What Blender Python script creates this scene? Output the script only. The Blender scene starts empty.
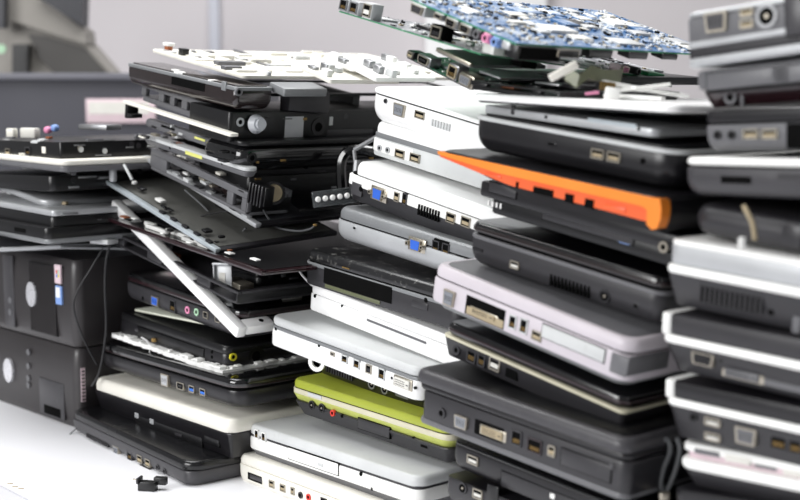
import bpy, math, random
from mathutils import Vector, Matrix
random.seed(7)
S = bpy.context.scene
COL = S.collection
F = 1300.0; H = 0.43; PITCH = math.radians(7.0)
CP, SP = math.cos(PITCH), math.sin(PITCH)
TH = 49.0

# ------------------------------------------------------------------ view helpers
def ray(px, py):
    x = (px - 400) / F; v = (py - 250) / F
    d = Vector((x, CP - v * SP, -SP - v * CP))
    return d / d.y
def at(px, py, D):
    return ray(px, py) * D + Vector((0, 0, H))
def pose(A, B, D, th=TH, roll=0.0, L=None):
    """corner A at distance D, edge heading th from the view plane through pixel B"""
    P = at(A[0], A[1], D); t = math.radians(th); c, s = math.cos(t), math.sin(t)
    r = ray(*B)
    # r.x*k = P.x + q*c ; k = P.y - q*s
    q = (r.x * P.y - P.x) / (c + r.x * s)
    k = P.y - q * s
    Q = r * k + Vector((0, 0, H))
    u = (Q - P); LL = u.length; u.normalize()
    if L: LL = L
    wh = Vector((s, c, 0)); up0 = u.cross(wh)
    a = math.radians(roll)
    w = wh * math.cos(a) + up0 * math.sin(a)
    n = u.cross(w)
    M = Matrix((( u.x, w.x, n.x, P.x), (u.y, w.y, n.y, P.y), (u.z, w.z, n.z, P.z), (0, 0, 0, 1)))
    return M, LL

# ------------------------------------------------------------------ materials
MATS = {}
def srgb(h):
    if isinstance(h, str):
        h = h.lstrip('#'); v = [int(h[i:i+2], 16) / 255 for i in (0, 2, 4)]
    else: v = h
    return [(x / 12.92 if x <= .04045 else ((x + .055) / 1.055) ** 2.4) for x in v] + [1]
def mat(name, col, rough=.5, metal=0., var=.12, scale=60., bump=.0, spec=.5, dust=0., dustcol='#b9b6ae', alpha=1., trans=0., coat=0.):
    if name in MATS: return MATS[name]
    m = bpy.data.materials.new(name); m.use_nodes = True
    nt = m.node_tree; N = nt.nodes; K = nt.links
    b = N['Principled BSDF']
    c = srgb(col)
    tc = N.new('ShaderNodeTexCoord')
    nz = N.new('ShaderNodeTexNoise'); nz.inputs['Scale'].default_value = scale; nz.inputs['Detail'].default_value = 5
    K.new(tc.outputs['Object'], nz.inputs['Vector'])
    mx = N.new('ShaderNodeMix'); mx.data_type = 'RGBA'
    mx.inputs[6].default_value = [x * (1 - var) for x in c[:3]] + [1]
    mx.inputs[7].default_value = [min(1, x * (1 + var)) for x in c[:3]] + [1]
    K.new(nz.outputs['Fac'], mx.inputs[0])
    out = mx.outputs[2]
    if dust > 0:
        n2 = N.new('ShaderNodeTexNoise'); n2.inputs['Scale'].default_value = scale * 6; n2.inputs['Detail'].default_value = 8
        n2.inputs['Roughness'].default_value = .75
        K.new(tc.outputs['Object'], n2.inputs['Vector'])
        rp = N.new('ShaderNodeValToRGB'); rp.color_ramp.elements[0].position = .56; rp.color_ramp.elements[1].position = .72
        K.new(n2.outputs['Fac'], rp.inputs[0])
        mm = N.new('ShaderNodeMath'); mm.operation = 'MULTIPLY'; mm.inputs[1].default_value = dust
        K.new(rp.outputs['Color'], mm.inputs[0])
        m2 = N.new('ShaderNodeMix'); m2.data_type = 'RGBA'
        K.new(mm.outputs[0], m2.inputs[0]); K.new(out, m2.inputs[6]); m2.inputs[7].default_value = srgb(dustcol)
        out = m2.outputs[2]
    K.new(out, b.inputs['Base Color'])
    # worn, slightly uneven gloss
    mr = N.new('ShaderNodeMapRange'); mr.inputs['To Min'].default_value = max(.03, rough - .08); mr.inputs['To Max'].default_value = min(1, rough + .12)
    K.new(nz.outputs['Fac'], mr.inputs['Value']); K.new(mr.outputs[0], b.inputs['Roughness'])
    b.inputs['Metallic'].default_value = metal
    b.inputs['Specular IOR Level'].default_value = spec
    if coat: b.inputs['Coat Weight'].default_value = coat; b.inputs['Coat Roughness'].default_value = .08
    if trans: b.inputs['Transmission Weight'].default_value = trans
    if bump:
        bp = N.new('ShaderNodeBump'); bp.inputs['Strength'].default_value = bump; bp.inputs['Distance'].default_value = .001
        K.new(nz.outputs['Fac'], bp.inputs['Height']); K.new(bp.outputs[0], b.inputs['Normal'])
    MATS[name] = m
    return m
mat('white', '#efefec', .35, dust=.12, dustcol='#b8b4aa', scale=18)
mat('white_gloss', '#f3f3f2', .18, dust=.06, dustcol='#c5c1b8', scale=18)
mat('cream', '#e9e6dc', .42, dust=.15, dustcol='#b0aa98', scale=18)
mat('cream_line', '#cfcab2', .4)
mat('light_grey', '#c9cbcb', .4, dust=.2, dustcol='#8d8d88', scale=18)
mat('silver', '#b9bbbd', .38, .35, dust=.15, dustcol='#77787a', scale=18)
mat('silver_grey', '#838587', .4, .3, dust=.2, dustcol='#c9c9c6', scale=18)
mat('mid_grey', '#646467', .4, dust=.15, dustcol='#a5a5a2', scale=18)
mat('grey', '#3e3d40', .36, dust=.12, dustcol='#8c8a88', scale=18)
mat('charcoal', '#2d2c2f', .36, dust=.05, dustcol='#807d7b', scale=18)
mat('dark', '#19181b', .3, dust=.05, dustcol='#6b6866', scale=18)
mat('black', '#0c0c0e', .32, dust=.08, dustcol='#5c5a58', scale=18)
mat('black_gloss', '#0a0a0c', .14, dust=.08, dustcol='#6a6866', scale=18, coat=.6)
mat('black_dusty', '#141416', .28, dust=.75, dustcol='#a3a19c', scale=14, coat=.3)
mat('dark_red', '#241216', .2, coat=.6)
mat('brown_gloss', '#221a1a', .16, coat=.5)
mat('orange', '#f0882e', .35, scale=20)
mat('orange_red', '#ea6434', .35, scale=20)
mat('lime', '#a3ac3c', .35, scale=18, dust=.08, dustcol='#7d8536')
mat('lime_pale', '#c3cb6c', .4)
mat('black_sheen', '#121214', .22, dust=.1, dustcol='#55534f', scale=14)
mat('lilac_white', '#c9c2c8', .36, dust=.08, dustcol='#a7a2a6', scale=18)
mat('hole', '#030303', .8, var=0, spec=.1)
mat('metal', '#b5aea0', .3, .8)
mat('steel', '#9b9c9e', .35, .8)
mat('gold', '#94794a', .35, .7)
mat('blue_plastic', '#2f62c8', .4)
mat('usb_blue', '#2f73d8', .4)
mat('grey_insert', '#7d8086', .45)
mat('tan', '#a8997c', .6)
mat('red', '#d8392e', .4)
mat('pink', '#e58fb4', .4)
mat('pale_green', '#a9cfae', .4)
mat('sky_blue', '#7f9fd8', .4)
mat('yellow', '#d9cf30', .45)
mat('pcb_green', '#2f8a5c', .4, dust=.2, dustcol='#8fc7a8', scale=80)
mat('copper', '#a56443', .4, .5)
mat('foil', '#c3c5c8', .3, .6, bump=.4)
mat('lcd_back', '#73736f', .4, .4, dust=.6, dustcol='#4a4a48', scale=12)
mat('lcd_face', '#3a3b3f', .3, dust=.3, dustcol='#85878a', scale=14)
mat('pale_blue', '#c2cbd0', .3, .4)
mat('clear', '#aab0b3', .12, trans=.9)
mat('clear_white', '#ced1d6', .3, trans=.25)
mat('sticker_yellow', '#dcdc7c', .5)
mat('paper', '#d9d7d0', .6)
mat('pinkish', '#d8c3c9', .5)
mat('olive', '#5f6348', .45)
mat('cable_black', '#17171a', .45)
mat('cable_white', '#e8e8e8', .45)
mat('cable_grey', '#56585a', .45)

# ------------------------------------------------------------------ mesh builder
class MB:
    def __init__(s): s.v = []; s.f = []; s.m = []; s.mats = []; s.sm = []
    def mi(s, m):
        if m not in s.mats: s.mats.append(m)
        return s.mats.index(m)
    def add(s, vs, fs, m, smooth=False):
        o = len(s.v); s.v += [tuple(v) for v in vs]; k = s.mi(m)
        for f in fs: s.f.append([i + o for i in f]); s.m.append(k); s.sm.append(smooth)
    def box(s, a, b, m):
        x0, y0, z0 = a; x1, y1, z1 = b
        vs = [(x0,y0,z0),(x1,y0,z0),(x1,y1,z0),(x0,y1,z0),(x0,y0,z1),(x1,y0,z1),(x1,y1,z1),(x0,y1,z1)]
        s.add(vs, [(0,3,2,1),(4,5,6,7),(0,1,5,4),(1,2,6,5),(2,3,7,6),(3,0,4,7)], m)
    def bbox(s, a, b, m, e=.0006):
        """box with small chamfers on all edges"""
        s.loft(b[0]-a[0], b[1]-a[1], b[2]-a[2], m, r=e*2, seg=2, style='box', b=e, off=a)
    def loft(s, L, W, T, m, r=.008, seg=5, style='box', b=.0012, off=(0,0,0), prof=None):
        pr = prof or profile(T, style, b)
        loops = []
        for z, ins in pr:
            rr = max(.0003, min(r, L/2-.0001, W/2-.0001) - ins * .5)
            x0, y0, x1, y1 = ins, ins, L-ins, W-ins
            lp = []
            for cx, cy, a0 in ((x0+rr,y0+rr,180),(x1-rr,y0+rr,270),(x1-rr,y1-rr,0),(x0+rr,y1-rr,90)):
                for i in range(seg+1):
                    a = math.radians(a0 + 90*i/seg)
                    lp.append((cx+rr*math.cos(a)+off[0], cy+rr*math.sin(a)+off[1], z+off[2]))
            loops.append(lp)
        n = len(loops[0]); vs = [p for lp in loops for p in lp]; fs = []
        for k in range(len(loops)-1):
            for i in range(n):
                j = (i+1) % n
                fs.append((k*n+i, k*n+j, (k+1)*n+j, (k+1)*n+i))
        fs.append(tuple(reversed(range(n)))); fs.append(tuple((len(loops)-1)*n+i for i in range(n)))
        s.add(vs, fs, m, True)
    def cyl(s, c, r, d, m, axis='y', seg=16, r2=None):
        """cylinder from c running d along axis"""
        r2 = r if r2 is None else r2; vs = []
        for k, rr in ((0, r), (1, r2)):
            for i in range(seg):
                a = 2*math.pi*i/seg; p = [rr*math.cos(a), rr*math.sin(a)]
                if axis == 'y': q = (c[0]+p[0], c[1]+d*k, c[2]+p[1])
                elif axis == 'z': q = (c[0]+p[0], c[1]+p[1], c[2]+d*k)
                else: q = (c[0]+d*k, c[1]+p[0], c[2]+p[1])
                vs.append(q)
        fs = [(i, (i+1)%seg, seg+(i+1)%seg, seg+i) for i in range(seg)]
        fs += [tuple(reversed(range(seg))), tuple(range(seg, 2*seg))]
        s.add(vs, fs, m, True)
    def ring(s, c, r, ri, d, m, seg=18, axis='y'):
        vs = []; 
        for rr, k in ((r,0),(r,1),(ri,1),(ri,0)):
            for i in range(seg):
                a = 2*math.pi*i/seg
                if axis == 'y': vs.append((c[0]+rr*math.cos(a), c[1]+d*k, c[2]+rr*math.sin(a)))
                else: vs.append((c[0]+rr*math.cos(a), c[1]+rr*math.sin(a), c[2]+d*k))
        fs = []
        for q in range(4):
            for i in range(seg):
                j = (i+1)%seg; a = q*seg; b = ((q+1)%4)*seg
                fs.append((a+i, a+j, b+j, b+i))
        s.add(vs, fs, m, True)
    def prism(s, poly, y0, y1, m, axis='y'):
        """polygon in xz extruded along y (or xy along z)"""
        n = len(poly); 
        if axis == 'y': vs = [(p[0], y0, p[1]) for p in poly] + [(p[0], y1, p[1]) for p in poly]
        else: vs = [(p[0], p[1], y0) for p in poly] + [(p[0], p[1], y1) for p in poly]
        fs = [tuple(range(n)), tuple(reversed(range(n, 2*n)))] + [(i, i+n, (i+1)%n+n, (i+1)%n) for i in range(n)]
        s.add(vs, fs, m)
    def tube(s, pts, r, m, seg=8, sub=6):
        P = [Vector(p) for p in pts]
        if len(P) > 2 and sub > 1:
            Q = []
            for i in range(len(P)-1):
                p0 = P[max(i-1,0)]; p1 = P[i]; p2 = P[i+1]; p3 = P[min(i+2,len(P)-1)]
                for k in range(sub):
                    t = k/sub
                    Q.append(.5*((2*p1)+(p2-p0)*t+(2*p0-5*p1+4*p2-p3)*t*t+(3*p1-p0-3*p2+p3)*t**3))
            Q.append(P[-1]); P = Q
        vs = []; prev = None
        for i, p in enumerate(P):
            d = (P[min(i+1,len(P)-1)] - P[max(i-1,0)]).normalized()
            a = d.cross(Vector((0,0,1))) if prev is None else prev - d*prev.dot(d)
            if a.length < 1e-5: a = d.cross(Vector((1,0,0)))
            a.normalize(); prev = a; b = d.cross(a)
            for k in range(seg):
                g = 2*math.pi*k/seg; vs.append(p + (a*math.cos(g)+b*math.sin(g))*r)
        fs = []
        for i in range(len(P)-1):
            for k in range(seg): 
                l = (k+1)%seg; fs.append((i*seg+k, i*seg+l, (i+1)*seg+l, (i+1)*seg+k))
        fs += [tuple(reversed(range(seg))), tuple((len(P)-1)*seg+k for k in range(seg))]
        s.add(vs, fs, m, True)
    def build(s, name, parent=None, loc=None):
        me = bpy.data.meshes.new(name); me.from_pydata(s.v, [], s.f)
        for m in s.mats: me.materials.append(MATS[m])
        me.polygons.foreach_set('material_index', s.m)
        me.polygons.foreach_set('use_smooth', s.sm)
        me.update()
        import bmesh
        bm = bmesh.new(); bm.from_mesh(me); bmesh.ops.recalc_face_normals(bm, faces=bm.faces); bm.to_mesh(me); bm.free()
        me.set_sharp_from_angle(angle=math.radians(38))
        o = bpy.data.objects.new(name, me); COL.objects.link(o)
        if parent: o.parent = parent
        if loc: o.location = loc
        return o
def profile(T, style='box', b=.0012):
    b = min(b, T*.45); q = []
    if style == 'box':
        return [(0,b),(b*.3,b*.3),(b,0),(T-b,0),(T-b*.3,b*.3),(T,b)]
    if style == 'hull':      # belly curving in towards the bottom
        h = T*.62
        for i in range(8):
            a = math.pi/2*i/7; q.append((h*(1-math.cos(a)), b*(1-math.sin(a))))
        e = min(.0012, T*.1)
        return q + [(T-e,0),(T-e*.3,e*.3),(T,e)]
    if style == 'dome':
        return [(T-z, i) for z, i in reversed(profile(T, 'hull', b))]
    if style == 'round':
        for i in range(11):
            a = math.pi*i/10; q.append((T/2*(1-math.cos(a)), b*(1-math.sin(a))))
        return q
    if style == 'wedge':
        e = min(.001, T*.1)
        return [(0,b+e),(e,b),(T-e,0),(T,e)]
def inset_at(pr, z):
    if z <= pr[0][0]: return pr[0][1]
    for (a, i), (c, j) in zip(pr, pr[1:]):
        if z <= c: return i + (j-i)*(z-a)/max(1e-9, c-a)
    return pr[-1][1]

def tag(o, label=None, cat=None, group=None, kind=None):
    if label: o['label'] = label
    if cat: o['category'] = cat
    if group: o['group'] = group
    if kind: o['kind'] = kind
    return o
def empty(name, M=None):
    o = bpy.data.objects.new(name, None); COL.objects.link(o); o.empty_display_size = .02
    if M is not None: o.matrix_world = M
    return o

# ------------------------------------------------------------------ sockets and fittings on the side face (local: face at y=0, looking -y)
def fitting(kind, x, z, y, par, w=None, h=None, c=None):
    b = MB(); e = .0007
    def rect_frame(w, h, m, t=.0011, d=.001):
        b.box((-w/2,-d,-h/2),(w/2,.002,-h/2+t),m); b.box((-w/2,-d,h/2-t),(w/2,.002,h/2),m)
        b.box((-w/2,-d,-h/2),(-w/2+t,.002,h/2),m); b.box((w/2-t,-d,-h/2),(w/2,.002,h/2),m)
    name = kind
    if kind == 'vga':
        w = (w or 18)/1e3; h = (h or 9)/1e3; c = c or 'grey_insert'; name = 'display_port'
        po = lambda k: [(-w/2*k,h/2*k),(w/2*k,h/2*k),(w/2*k*.86,-h/2*k),(-w/2*k*.86,-h/2*k)]
        b.prism(po(1), -.0022, .002, 'metal'); b.prism(po(.8), -.0026, .001, c)
        for r_, n in ((.0016,5),(0,5),(-.0016,5)):
            for i in range(n): b.cyl(((i-(n-1)/2)*w*.13, -.0029, r_), .0004, .001, 'hole', seg=6)
    elif kind == 'vga_screws':
        w = (w or 17)/1e3; h = (h or 9)/1e3; c = c or 'blue_plastic'; name = 'display_port'
        b.bbox((-w*.82,-.0006,-h*.62),(w*.82,.002,h*.62),'metal')
        po = lambda k: [(-w/2*k,h/2*k),(w/2*k,h/2*k),(w/2*k*.86,-h/2*k),(-w/2*k*.86,-h/2*k)]
        b.prism(po(1), -.003, .002, 'metal'); b.prism(po(.84), -.0034, .001, c)
        for sg in (-1,1): b.cyl((sg*w*.69,-.0045,0), .0026, .004, 'metal', seg=6); b.cyl((sg*w*.69,-.0048,0), .0012, .002, 'hole', seg=8)
    elif kind == 'usb':
        w = (w or 13.5)/1e3; h = (h or 6.5)/1e3; name = 'usb_port'
        rect_frame(w, h, 'metal'); b.box((-w/2+e,-.0004,-h/2+e),(w/2-e,.002,h/2-e),'hole')
        b.box((-w*.36,-.0008,-h*.28),(w*.36,.001,h*.05), c or 'tan')
    elif kind == 'ethernet':
        w = (w or 14)/1e3; h = (h or 11)/1e3; name = 'network_socket'
        rect_frame(w, h, c or 'grey'); b.box((-w/2+e,-.0004,-h/2+e),(w/2-e,.002,h/2-e),'hole')
        for i in range(6): b.box((-w*.3+i*w*.11,-.0007,-h*.32),(-w*.3+i*w*.11+w*.05,.001,-h*.05),'gold')
    elif kind == 'hdmi':
        w = (w or 15)/1e3; h = (h or 6)/1e3; name = 'video_port'
        po = lambda k: [(-w/2*k,h/2*k),(w/2*k,h/2*k),(w/2*k,-h*.1*k),(w/2*k*.8,-h/2*k),(-w/2*k*.8,-h/2*k),(-w/2*k,-h*.1*k)]
        b.prism(po(1), -.0012, .002, 'metal'); b.prism(po(.78), -.0015, .001, 'hole'); b.box((-w*.28,-.0018,-h*.1),(w*.28,.001,h*.14),'dark')
    elif kind == 'dvi':
        w = (w or 33)/1e3; h = (h or 10)/1e3; name = 'display_port'
        b.bbox((-w/2,-.0006,-h/2),(w/2,.002,h/2),'metal'); b.bbox((-w*.4,-.0024,-h*.38),(w*.4,.002,h*.38), c or 'paper')
        for i in range(7):
            for j in (-1,0,1): b.box((-w*.32+i*w*.075,-.0028,j*h*.2-.0004),(-w*.32+i*w*.075+.0009,0,j*h*.2+.0004),'dark')
        b.box((w*.26,-.0028,-h*.04),(w*.36,0,h*.04),'dark')
    elif kind == 'jack':
        r_ = (w or 6)/2e3; name = 'audio_jack'
        b.ring((0,-.0012,0), r_, r_*.55, .003, c or 'charcoal'); b.cyl((0,-.0005,0), r_*.6, .002, 'hole')
    elif kind == 'hole':
        r_ = (w or 3)/2e3; name = 'screw_hole'
        b.cyl((0,-.0003,0), r_, .002, 'hole', seg=12)
    elif kind == 'power':
        r_ = (w or 10)/2e3; name = 'power_socket'
        b.ring((0,-.001,0), r_, r_*.72, .003, c or 'dark'); b.cyl((0,-.0003,0), r_*.75, .002, 'hole'); b.cyl((0,-.0009,0), r_*.22, .002, 'metal', seg=8)
    elif kind == 'lock':
        w = (w or 7)/1e3; h = (h or 3.2)/1e3; name = 'lock_slot'
        b.loft(w, .003, h, c or 'mid_grey', r=.0012, off=(-w/2,-.0006,-h/2), style='round', b=.0008); b.box((-w*.32,-.0009,-h*.22),(w*.32,0,h*.22),'hole')
    elif kind == 'slot':
        w = (w or 30)/1e3; h = (h or 3)/1e3; name = 'card_slot'
        b.box((-w/2,-.0004,-h/2),(w/2,.002,h/2), c or 'hole'); b.box((-w/2,-.0008,h/2),(w/2,.001,h/2+.0006),'dark' if c is None else c)
    elif kind == 'vent':
        w = (w or 40)/1e3; h = (h or 9)/1e3; name = 'air_vent'
        n = max(4, int(w/.0042)); p = w/n
        b.box((-w/2,-.0002,-h/2),(w/2,.002,h/2), c or 'hole')
        for i in range(n+1): b.box((-w/2+i*p-p*.22,-.0009,-h/2),(-w/2+i*p+p*.22,.001,h/2),'charcoal' if c is None else 'dark')
    elif kind == 'vent_in':   # slots cut in the shell colour given by c
        w = (w or 40)/1e3; h = (h or 8)/1e3; name = 'air_vent'
        n = max(4, int(w/.004)); p = w/n
        for i in range(n): b.box((-w/2+(i+.25)*p,-.0004,-h/2),(-w/2+(i+.75)*p,.002,h/2), c or 'hole')
    elif kind == 'panel':
        w = (w or 60)/1e3; h = (h or 10)/1e3; name = 'bay_cover'
        b.box((-w/2-.0006,-.0003,-h/2-.0006),(w/2+.0006,.002,h/2+.0006),'hole'); b.bbox((-w/2,-.0011,-h/2),(w/2,.002,h/2), c or 'dark')
    elif kind == 'drive':
        w = (w or 125)/1e3; h = (h or 11)/1e3; name = 'disc_drive'
        b.box((-w/2-.0007,-.0003,-h/2-.0007),(w/2+.0007,.002,h/2+.0007),'hole'); b.bbox((-w/2,-.0011,-h/2),(w/2,.002,h/2), c or 'dark')
        b.bbox((w*.12,-.002,-h*.2),(w*.22,0,h*.08), 'light_grey' if c in ('white','cream','white_gloss') else 'charcoal', .0003)
    elif kind == 'slotline':
        w = (w or 120)/1e3; name = 'disc_slot'
        b.box((-w/2,-.0004,-.0012),(w/2,.002,.0012), c or 'grey')
    elif kind == 'window':
        w = (w or 20)/1e3; h = (h or 8)/1e3; name = 'opening'
        b.box((-w/2,-.0004,-h/2),(w/2,.002,h/2),'hole')
    elif kind == 'plate':
        w = (w or 20)/1e3; h = (h or 8)/1e3; name = 'side_panel'
        b.bbox((-w/2,-.0008,-h/2),(w/2,.002,h/2), c or 'white', .0005)
    elif kind == 'sticker':
        w = (w or 20)/1e3; h = (h or 8)/1e3; name = 'sticker'
        b.box((-w/2,-.0005,-h/2),(w/2,.001,h/2), c or 'paper')
    elif kind == 'button':
        w = (w or 10)/1e3; h = (h or 3)/1e3; name = 'button'
        b.loft(w, .003, h, c or 'grey', r=.001, off=(-w/2,-.0012,-h/2), style='round', b=.0006)
    elif kind == 'latch':
        w = (w or 16)/1e3; h = (h or 14)/1e3; name = 'connector_cover'
        b.bbox((-w/2,-.001,-h/2),(w/2,.002,h/2), c or 'tan', .0006); 
    return b.build(name, par, (x, y, z))

def laptop(name, label, cat, A, B, D, thpx, layers, ports=(), th=TH, roll=0, W=.32, L=None, T=None, group=None, feet=False, dz=0.0, end_ports=(), M0=None, kind=None):
    """layers: (part, z0, z1, material, style, bevel, corner radius, (grow_left, grow_front, grow_right))"""
    if M0 is not None: Mb, LL = M0.copy(), L
    else:
        if A[0] > 60:      # rounded corners pull the silhouette in: push the corner out
            r_ = max(ly[6] for ly in layers); sh = r_ * .33 * F / D
            A = (A[0] - sh, A[1] - sh * (B[1]-A[1]) / (B[0]-A[0]))
        M, LL = pose(A, B, D, th, roll, L)
        if T is None: T = thpx * D / F
        n = M.to_3x3().col[2]
        Mb = M.copy(); Mb.translation = M.translation - n*T + Vector((0,0,dz))
    root = empty(name, Mb); tag(root, label, cat, group)
    info = []
    for ly in layers:
        part, z0, z1, m, style, bev, r = ly[:7]; g = ly[7] if len(ly) > 7 else (0,0,0)
        b = MB(); z0 *= T; z1 *= T
        LLx = LL + g[0] + g[2]; WWx = W + g[1]*2
        pr = profile(z1-z0, style, bev)
        b.loft(LLx, WWx, z1-z0, m, r=r, prof=pr, off=(-g[0], -g[1], z0), seg=6)
        b.build(part, root); info.append((z0, z1, pr, g, LLx))
    Mi = Mb.inverted(); cam = Mi @ Vector((0,0,H)); R = Mi.to_3x3()
    def hit(px, py):
        d = R @ ray(px, py); yy = 0.
        for _ in range(3):
            t = (yy - cam.y)/d.y; P = cam + d*t
            yy = None
            for z0, z1, pr, g, l_ in info:
                if z0-.0005 <= P.z <= z1+.0005: yy = min(yy if yy is not None else 9, inset_at(pr, P.z-z0) - g[1])
            if yy is None: yy = 0.
        return P, yy
    for p in ports:
        kind, px, py = p[:3]; kw = dict(zip(('w','h','c'), p[3:]))
        P, yy = hit(px, py)
        hw = (kw.get('w') or 6)/2e3
        x = min(max(P.x, hw+.002), LL-hw-.001)
        fitting(kind, x, P.z, yy - (.001 if kind.startswith('vent') else .0002), root, **kw)
    for p in end_ports:
        kind_, px, py = p[:3]; kw = dict(zip(('w','h','c'), p[3:]))
        d = R @ ray(px, py); xx = LL
        for _ in range(3):
            t = (xx - cam.x)/d.x; P = cam + d*t; xx = LL
            for z0, z1, pr, g, l_ in info:
                if z0-.0005 <= P.z <= z1+.0005: xx = LL - inset_at(pr, P.z-z0) + g[2]; break
        o = fitting(kind_, xx, P.z, min(max(P.y, .004), W-.01), root, **kw); o.rotation_euler = (0,0,math.pi/2)
    if feet:
        for fx in (.03, LL-.03):
            for fy in (.03, W-.03):
                b = MB(); b.cyl((fx, fy, -.0012), .005, .003, 'black', axis='z', seg=12); b.build('rubber_foot', root)
    return root, Mb, LL, T

def std(bm, lm, sp=.6, style='hull', bev=.006, r=.012, ls='box', lb=.0014, lg=(0,0,0), bg=(0,0,0)):
    return [('base', 0, sp-.02, bm, style, bev, r, bg),
            ('hinge_seam', sp-.05, sp+.04, 'hole', 'box', .0003, r, (-.0022,-.0022,-.0022)),
            ('lid', sp+.02, 1, lm, ls, lb, r, lg)]

# ================================================================== THE PLACE
def structure(name, mb, M=None):
    o = mb.build(name); o['kind'] = 'structure'
    if M is not None: o.matrix_world = M
    return o
mat('wall_paint', '#cfcacc', .8, scale=2, var=.04)
mat('wall_white', '#f2f2f2', .7, scale=2, var=.02)
mat('wall_panel', '#c9cbd4', .7, scale=2, var=.02)
mat('table_white', '#f0f0f3', .35, scale=6, var=.015, dust=.05, dustcol='#cfcfd2')
mat('table_grey', '#dcdce2', .4, scale=6, var=.02)
mat('floor_grey', '#8c8a88', .6, scale=3)
mat('ceiling_white', '#e8e8e8', .8, scale=3)
b = MB(); b.box((-3.5,-2.2,-.78),(3.5,3.9,-.74),'floor_grey'); structure('floor', b)
b = MB(); b.box((-3.5,3.8,-.74),(3.5,3.9,2.2),'wall_paint'); structure('wall_back', b)
# white pilaster, pale strip and shallow joint on the far wall
b = MB(); xa, xb = at(425,40,3.78).x, at(546,2,3.78).x; b.bbox((xa,3.74,-.74),(xb,3.8,2.2),'wall_white',.004); structure('trim_1', b)
b = MB(); xa, xb = at(209,40,3.78).x, at(219,2,3.78).x; b.bbox((xa,3.78,-.74),(xb,3.8,2.2),'wall_panel',.003); structure('trim_2', b)

# the white table: front edge runs at the same heading as the rows
tt = math.radians(48); ux, uy = math.cos(tt), -math.sin(tt)
E = at(0,482,1.0); k = H/(H-E.z); E0 = Vector((E.x*k, k, 0)); 
Mt = Matrix(((ux, -uy, 0, E0.x),(uy, ux, 0, E0.y),(0,0,1,0),(0,0,0,1)))
b = MB(); b.bbox((-.62,0,-.03),(1.3,.85,0),'table_white',.002); t = b.build('work_table'); t.matrix_world = Mt
tag(t, 'white laminate worktable carrying the heaps of old laptops', 'table')
for lx, ly in ((-.55,.08),(1.2,.08),(-.55,.75),(1.2,.75)):
    b = MB(); b.bbox((lx-.025,ly-.025,-.74),(lx+.025,ly+.025,-.03),'mid_grey'); b.build('leg', t)
b = MB(); b.bbox((-.62,-.7,-.032),(1.3,-.003,-.0015),'table_grey',.002); t2 = b.build('work_table'); t2.matrix_world = Mt
tag(t2, 'pale grey tabletop butted against the front edge of the white table, bottom left corner', 'table')
for lx, ly in ((-.55,-.6),(1.2,-.6),(-.55,-.08),(1.2,-.08)):
    b = MB(); b.bbox((lx-.025,ly-.025,-.74),(lx+.025,ly+.025,-.032),'mid_grey'); b.build('leg', t2)

# ================================================================== RIGHT STACK (nearest, soft focus)
GR = 'laptops in the right-hand stack'
D4 = 0.97
laptop('laptop','thick silver-grey laptop topmost of the right stack, with a big round socket','laptop',(688,13),(800,-5),D4,31,
   [('base',0,.84,'mid_grey','box',.002,.008),('top_cover',.85,1,'silver','dome',.004,.01)],
   [('vga',717,22,19,14,'grey'),('usb',747,12,11,6),('usb',747,24,11,6),('power',767,16,17,None,'steel'),('panel',795,16,14,26,'grey')], L=.26, group=GR)
laptop('laptop','silver laptop with a dark middle band, second from the top of the right stack','laptop',(687,42),(800,24),D4,26,
   [('base',0,.36,'silver','box',.002,.01),('middle_band',.36,.7,'charcoal','box',.0006,.008,(-.001,-.001,-.001)),('lid',.7,1,'silver','box',.0016,.01)],(), L=.26, group=GR)
laptop('laptop','plain mid-grey laptop base under the two silver-topped ones of the right stack','laptop',(697,71),(800,59),D4,19,
   [('base',0,1,'mid_grey','box',.0025,.008)],[('panel',748,78,70,12,'mid_grey'),('panel',790,74,30,12,'mid_grey')], L=.255, group=GR)
laptop('gutted_laptop','black gutted laptop with a round speaker in its corner, in the right stack','laptop base',(703,91),(800,82),D4+.01,17,
   [('tray',0,.9,'dark_red','wedge',.012,.01),('rim',.9,1,'black','box',.0008,.01)],[('jack',731,97,11,None,'mid_grey'),('plate',742,97,3,14,'mid_grey')], L=.25, group=GR)
laptop('laptop','dark-lidded grey laptop with two round sockets beside two USB sockets in the right stack','laptop',(706,111),(800,107),D4,41,
   std('mid_grey','dark',.68,'hull',.009,.01),
   [('jack',718,135,6.5,None,'dark'),('jack',732,135,6.5,None,'dark'),('usb',751,134,13,7),('usb',770,134,13,7),('window',797,136,16,18)], L=.26, group=GR)
laptop('laptop','grey laptop with a bright white lid edge, halfway up the right stack','laptop',(686,157),(800,159),D4,38,
   std('grey','white',.76,'hull',.014,.014,'round',.003),
   [('window',736,180,25,5),('slot',792,177,22,3.5,'charcoal')], L=.26, group=GR)
laptop('laptop','dark round-bellied laptop with tan tape hanging over it, right stack','laptop',(697,203),(800,222),D4,31,
   [('base',0,1,'charcoal','round',.008,.02)],[('plate',792,236,16,15,'charcoal'),('hole',796,237,6)], L=.26, group=GR)
laptop('laptop','laptop with thick white lid and a white stripe over a vented dark base','laptop',(672,239),(800,261),D4,67,
   [('base',0,.5,'charcoal','wedge',.006,.008),('trim_strip',.49,.625,'white','round',.002,.01,(.001,.0015,0)),('lid',.635,.93,'silver','box',.001,.012),('lid_top',.9,1,'white','round',.002,.012)],
   [('vent',731,298,52,14),('hole',771,312,5),('plate',797,322,7,16,'mid_grey')], L=.26, group=GR)
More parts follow.
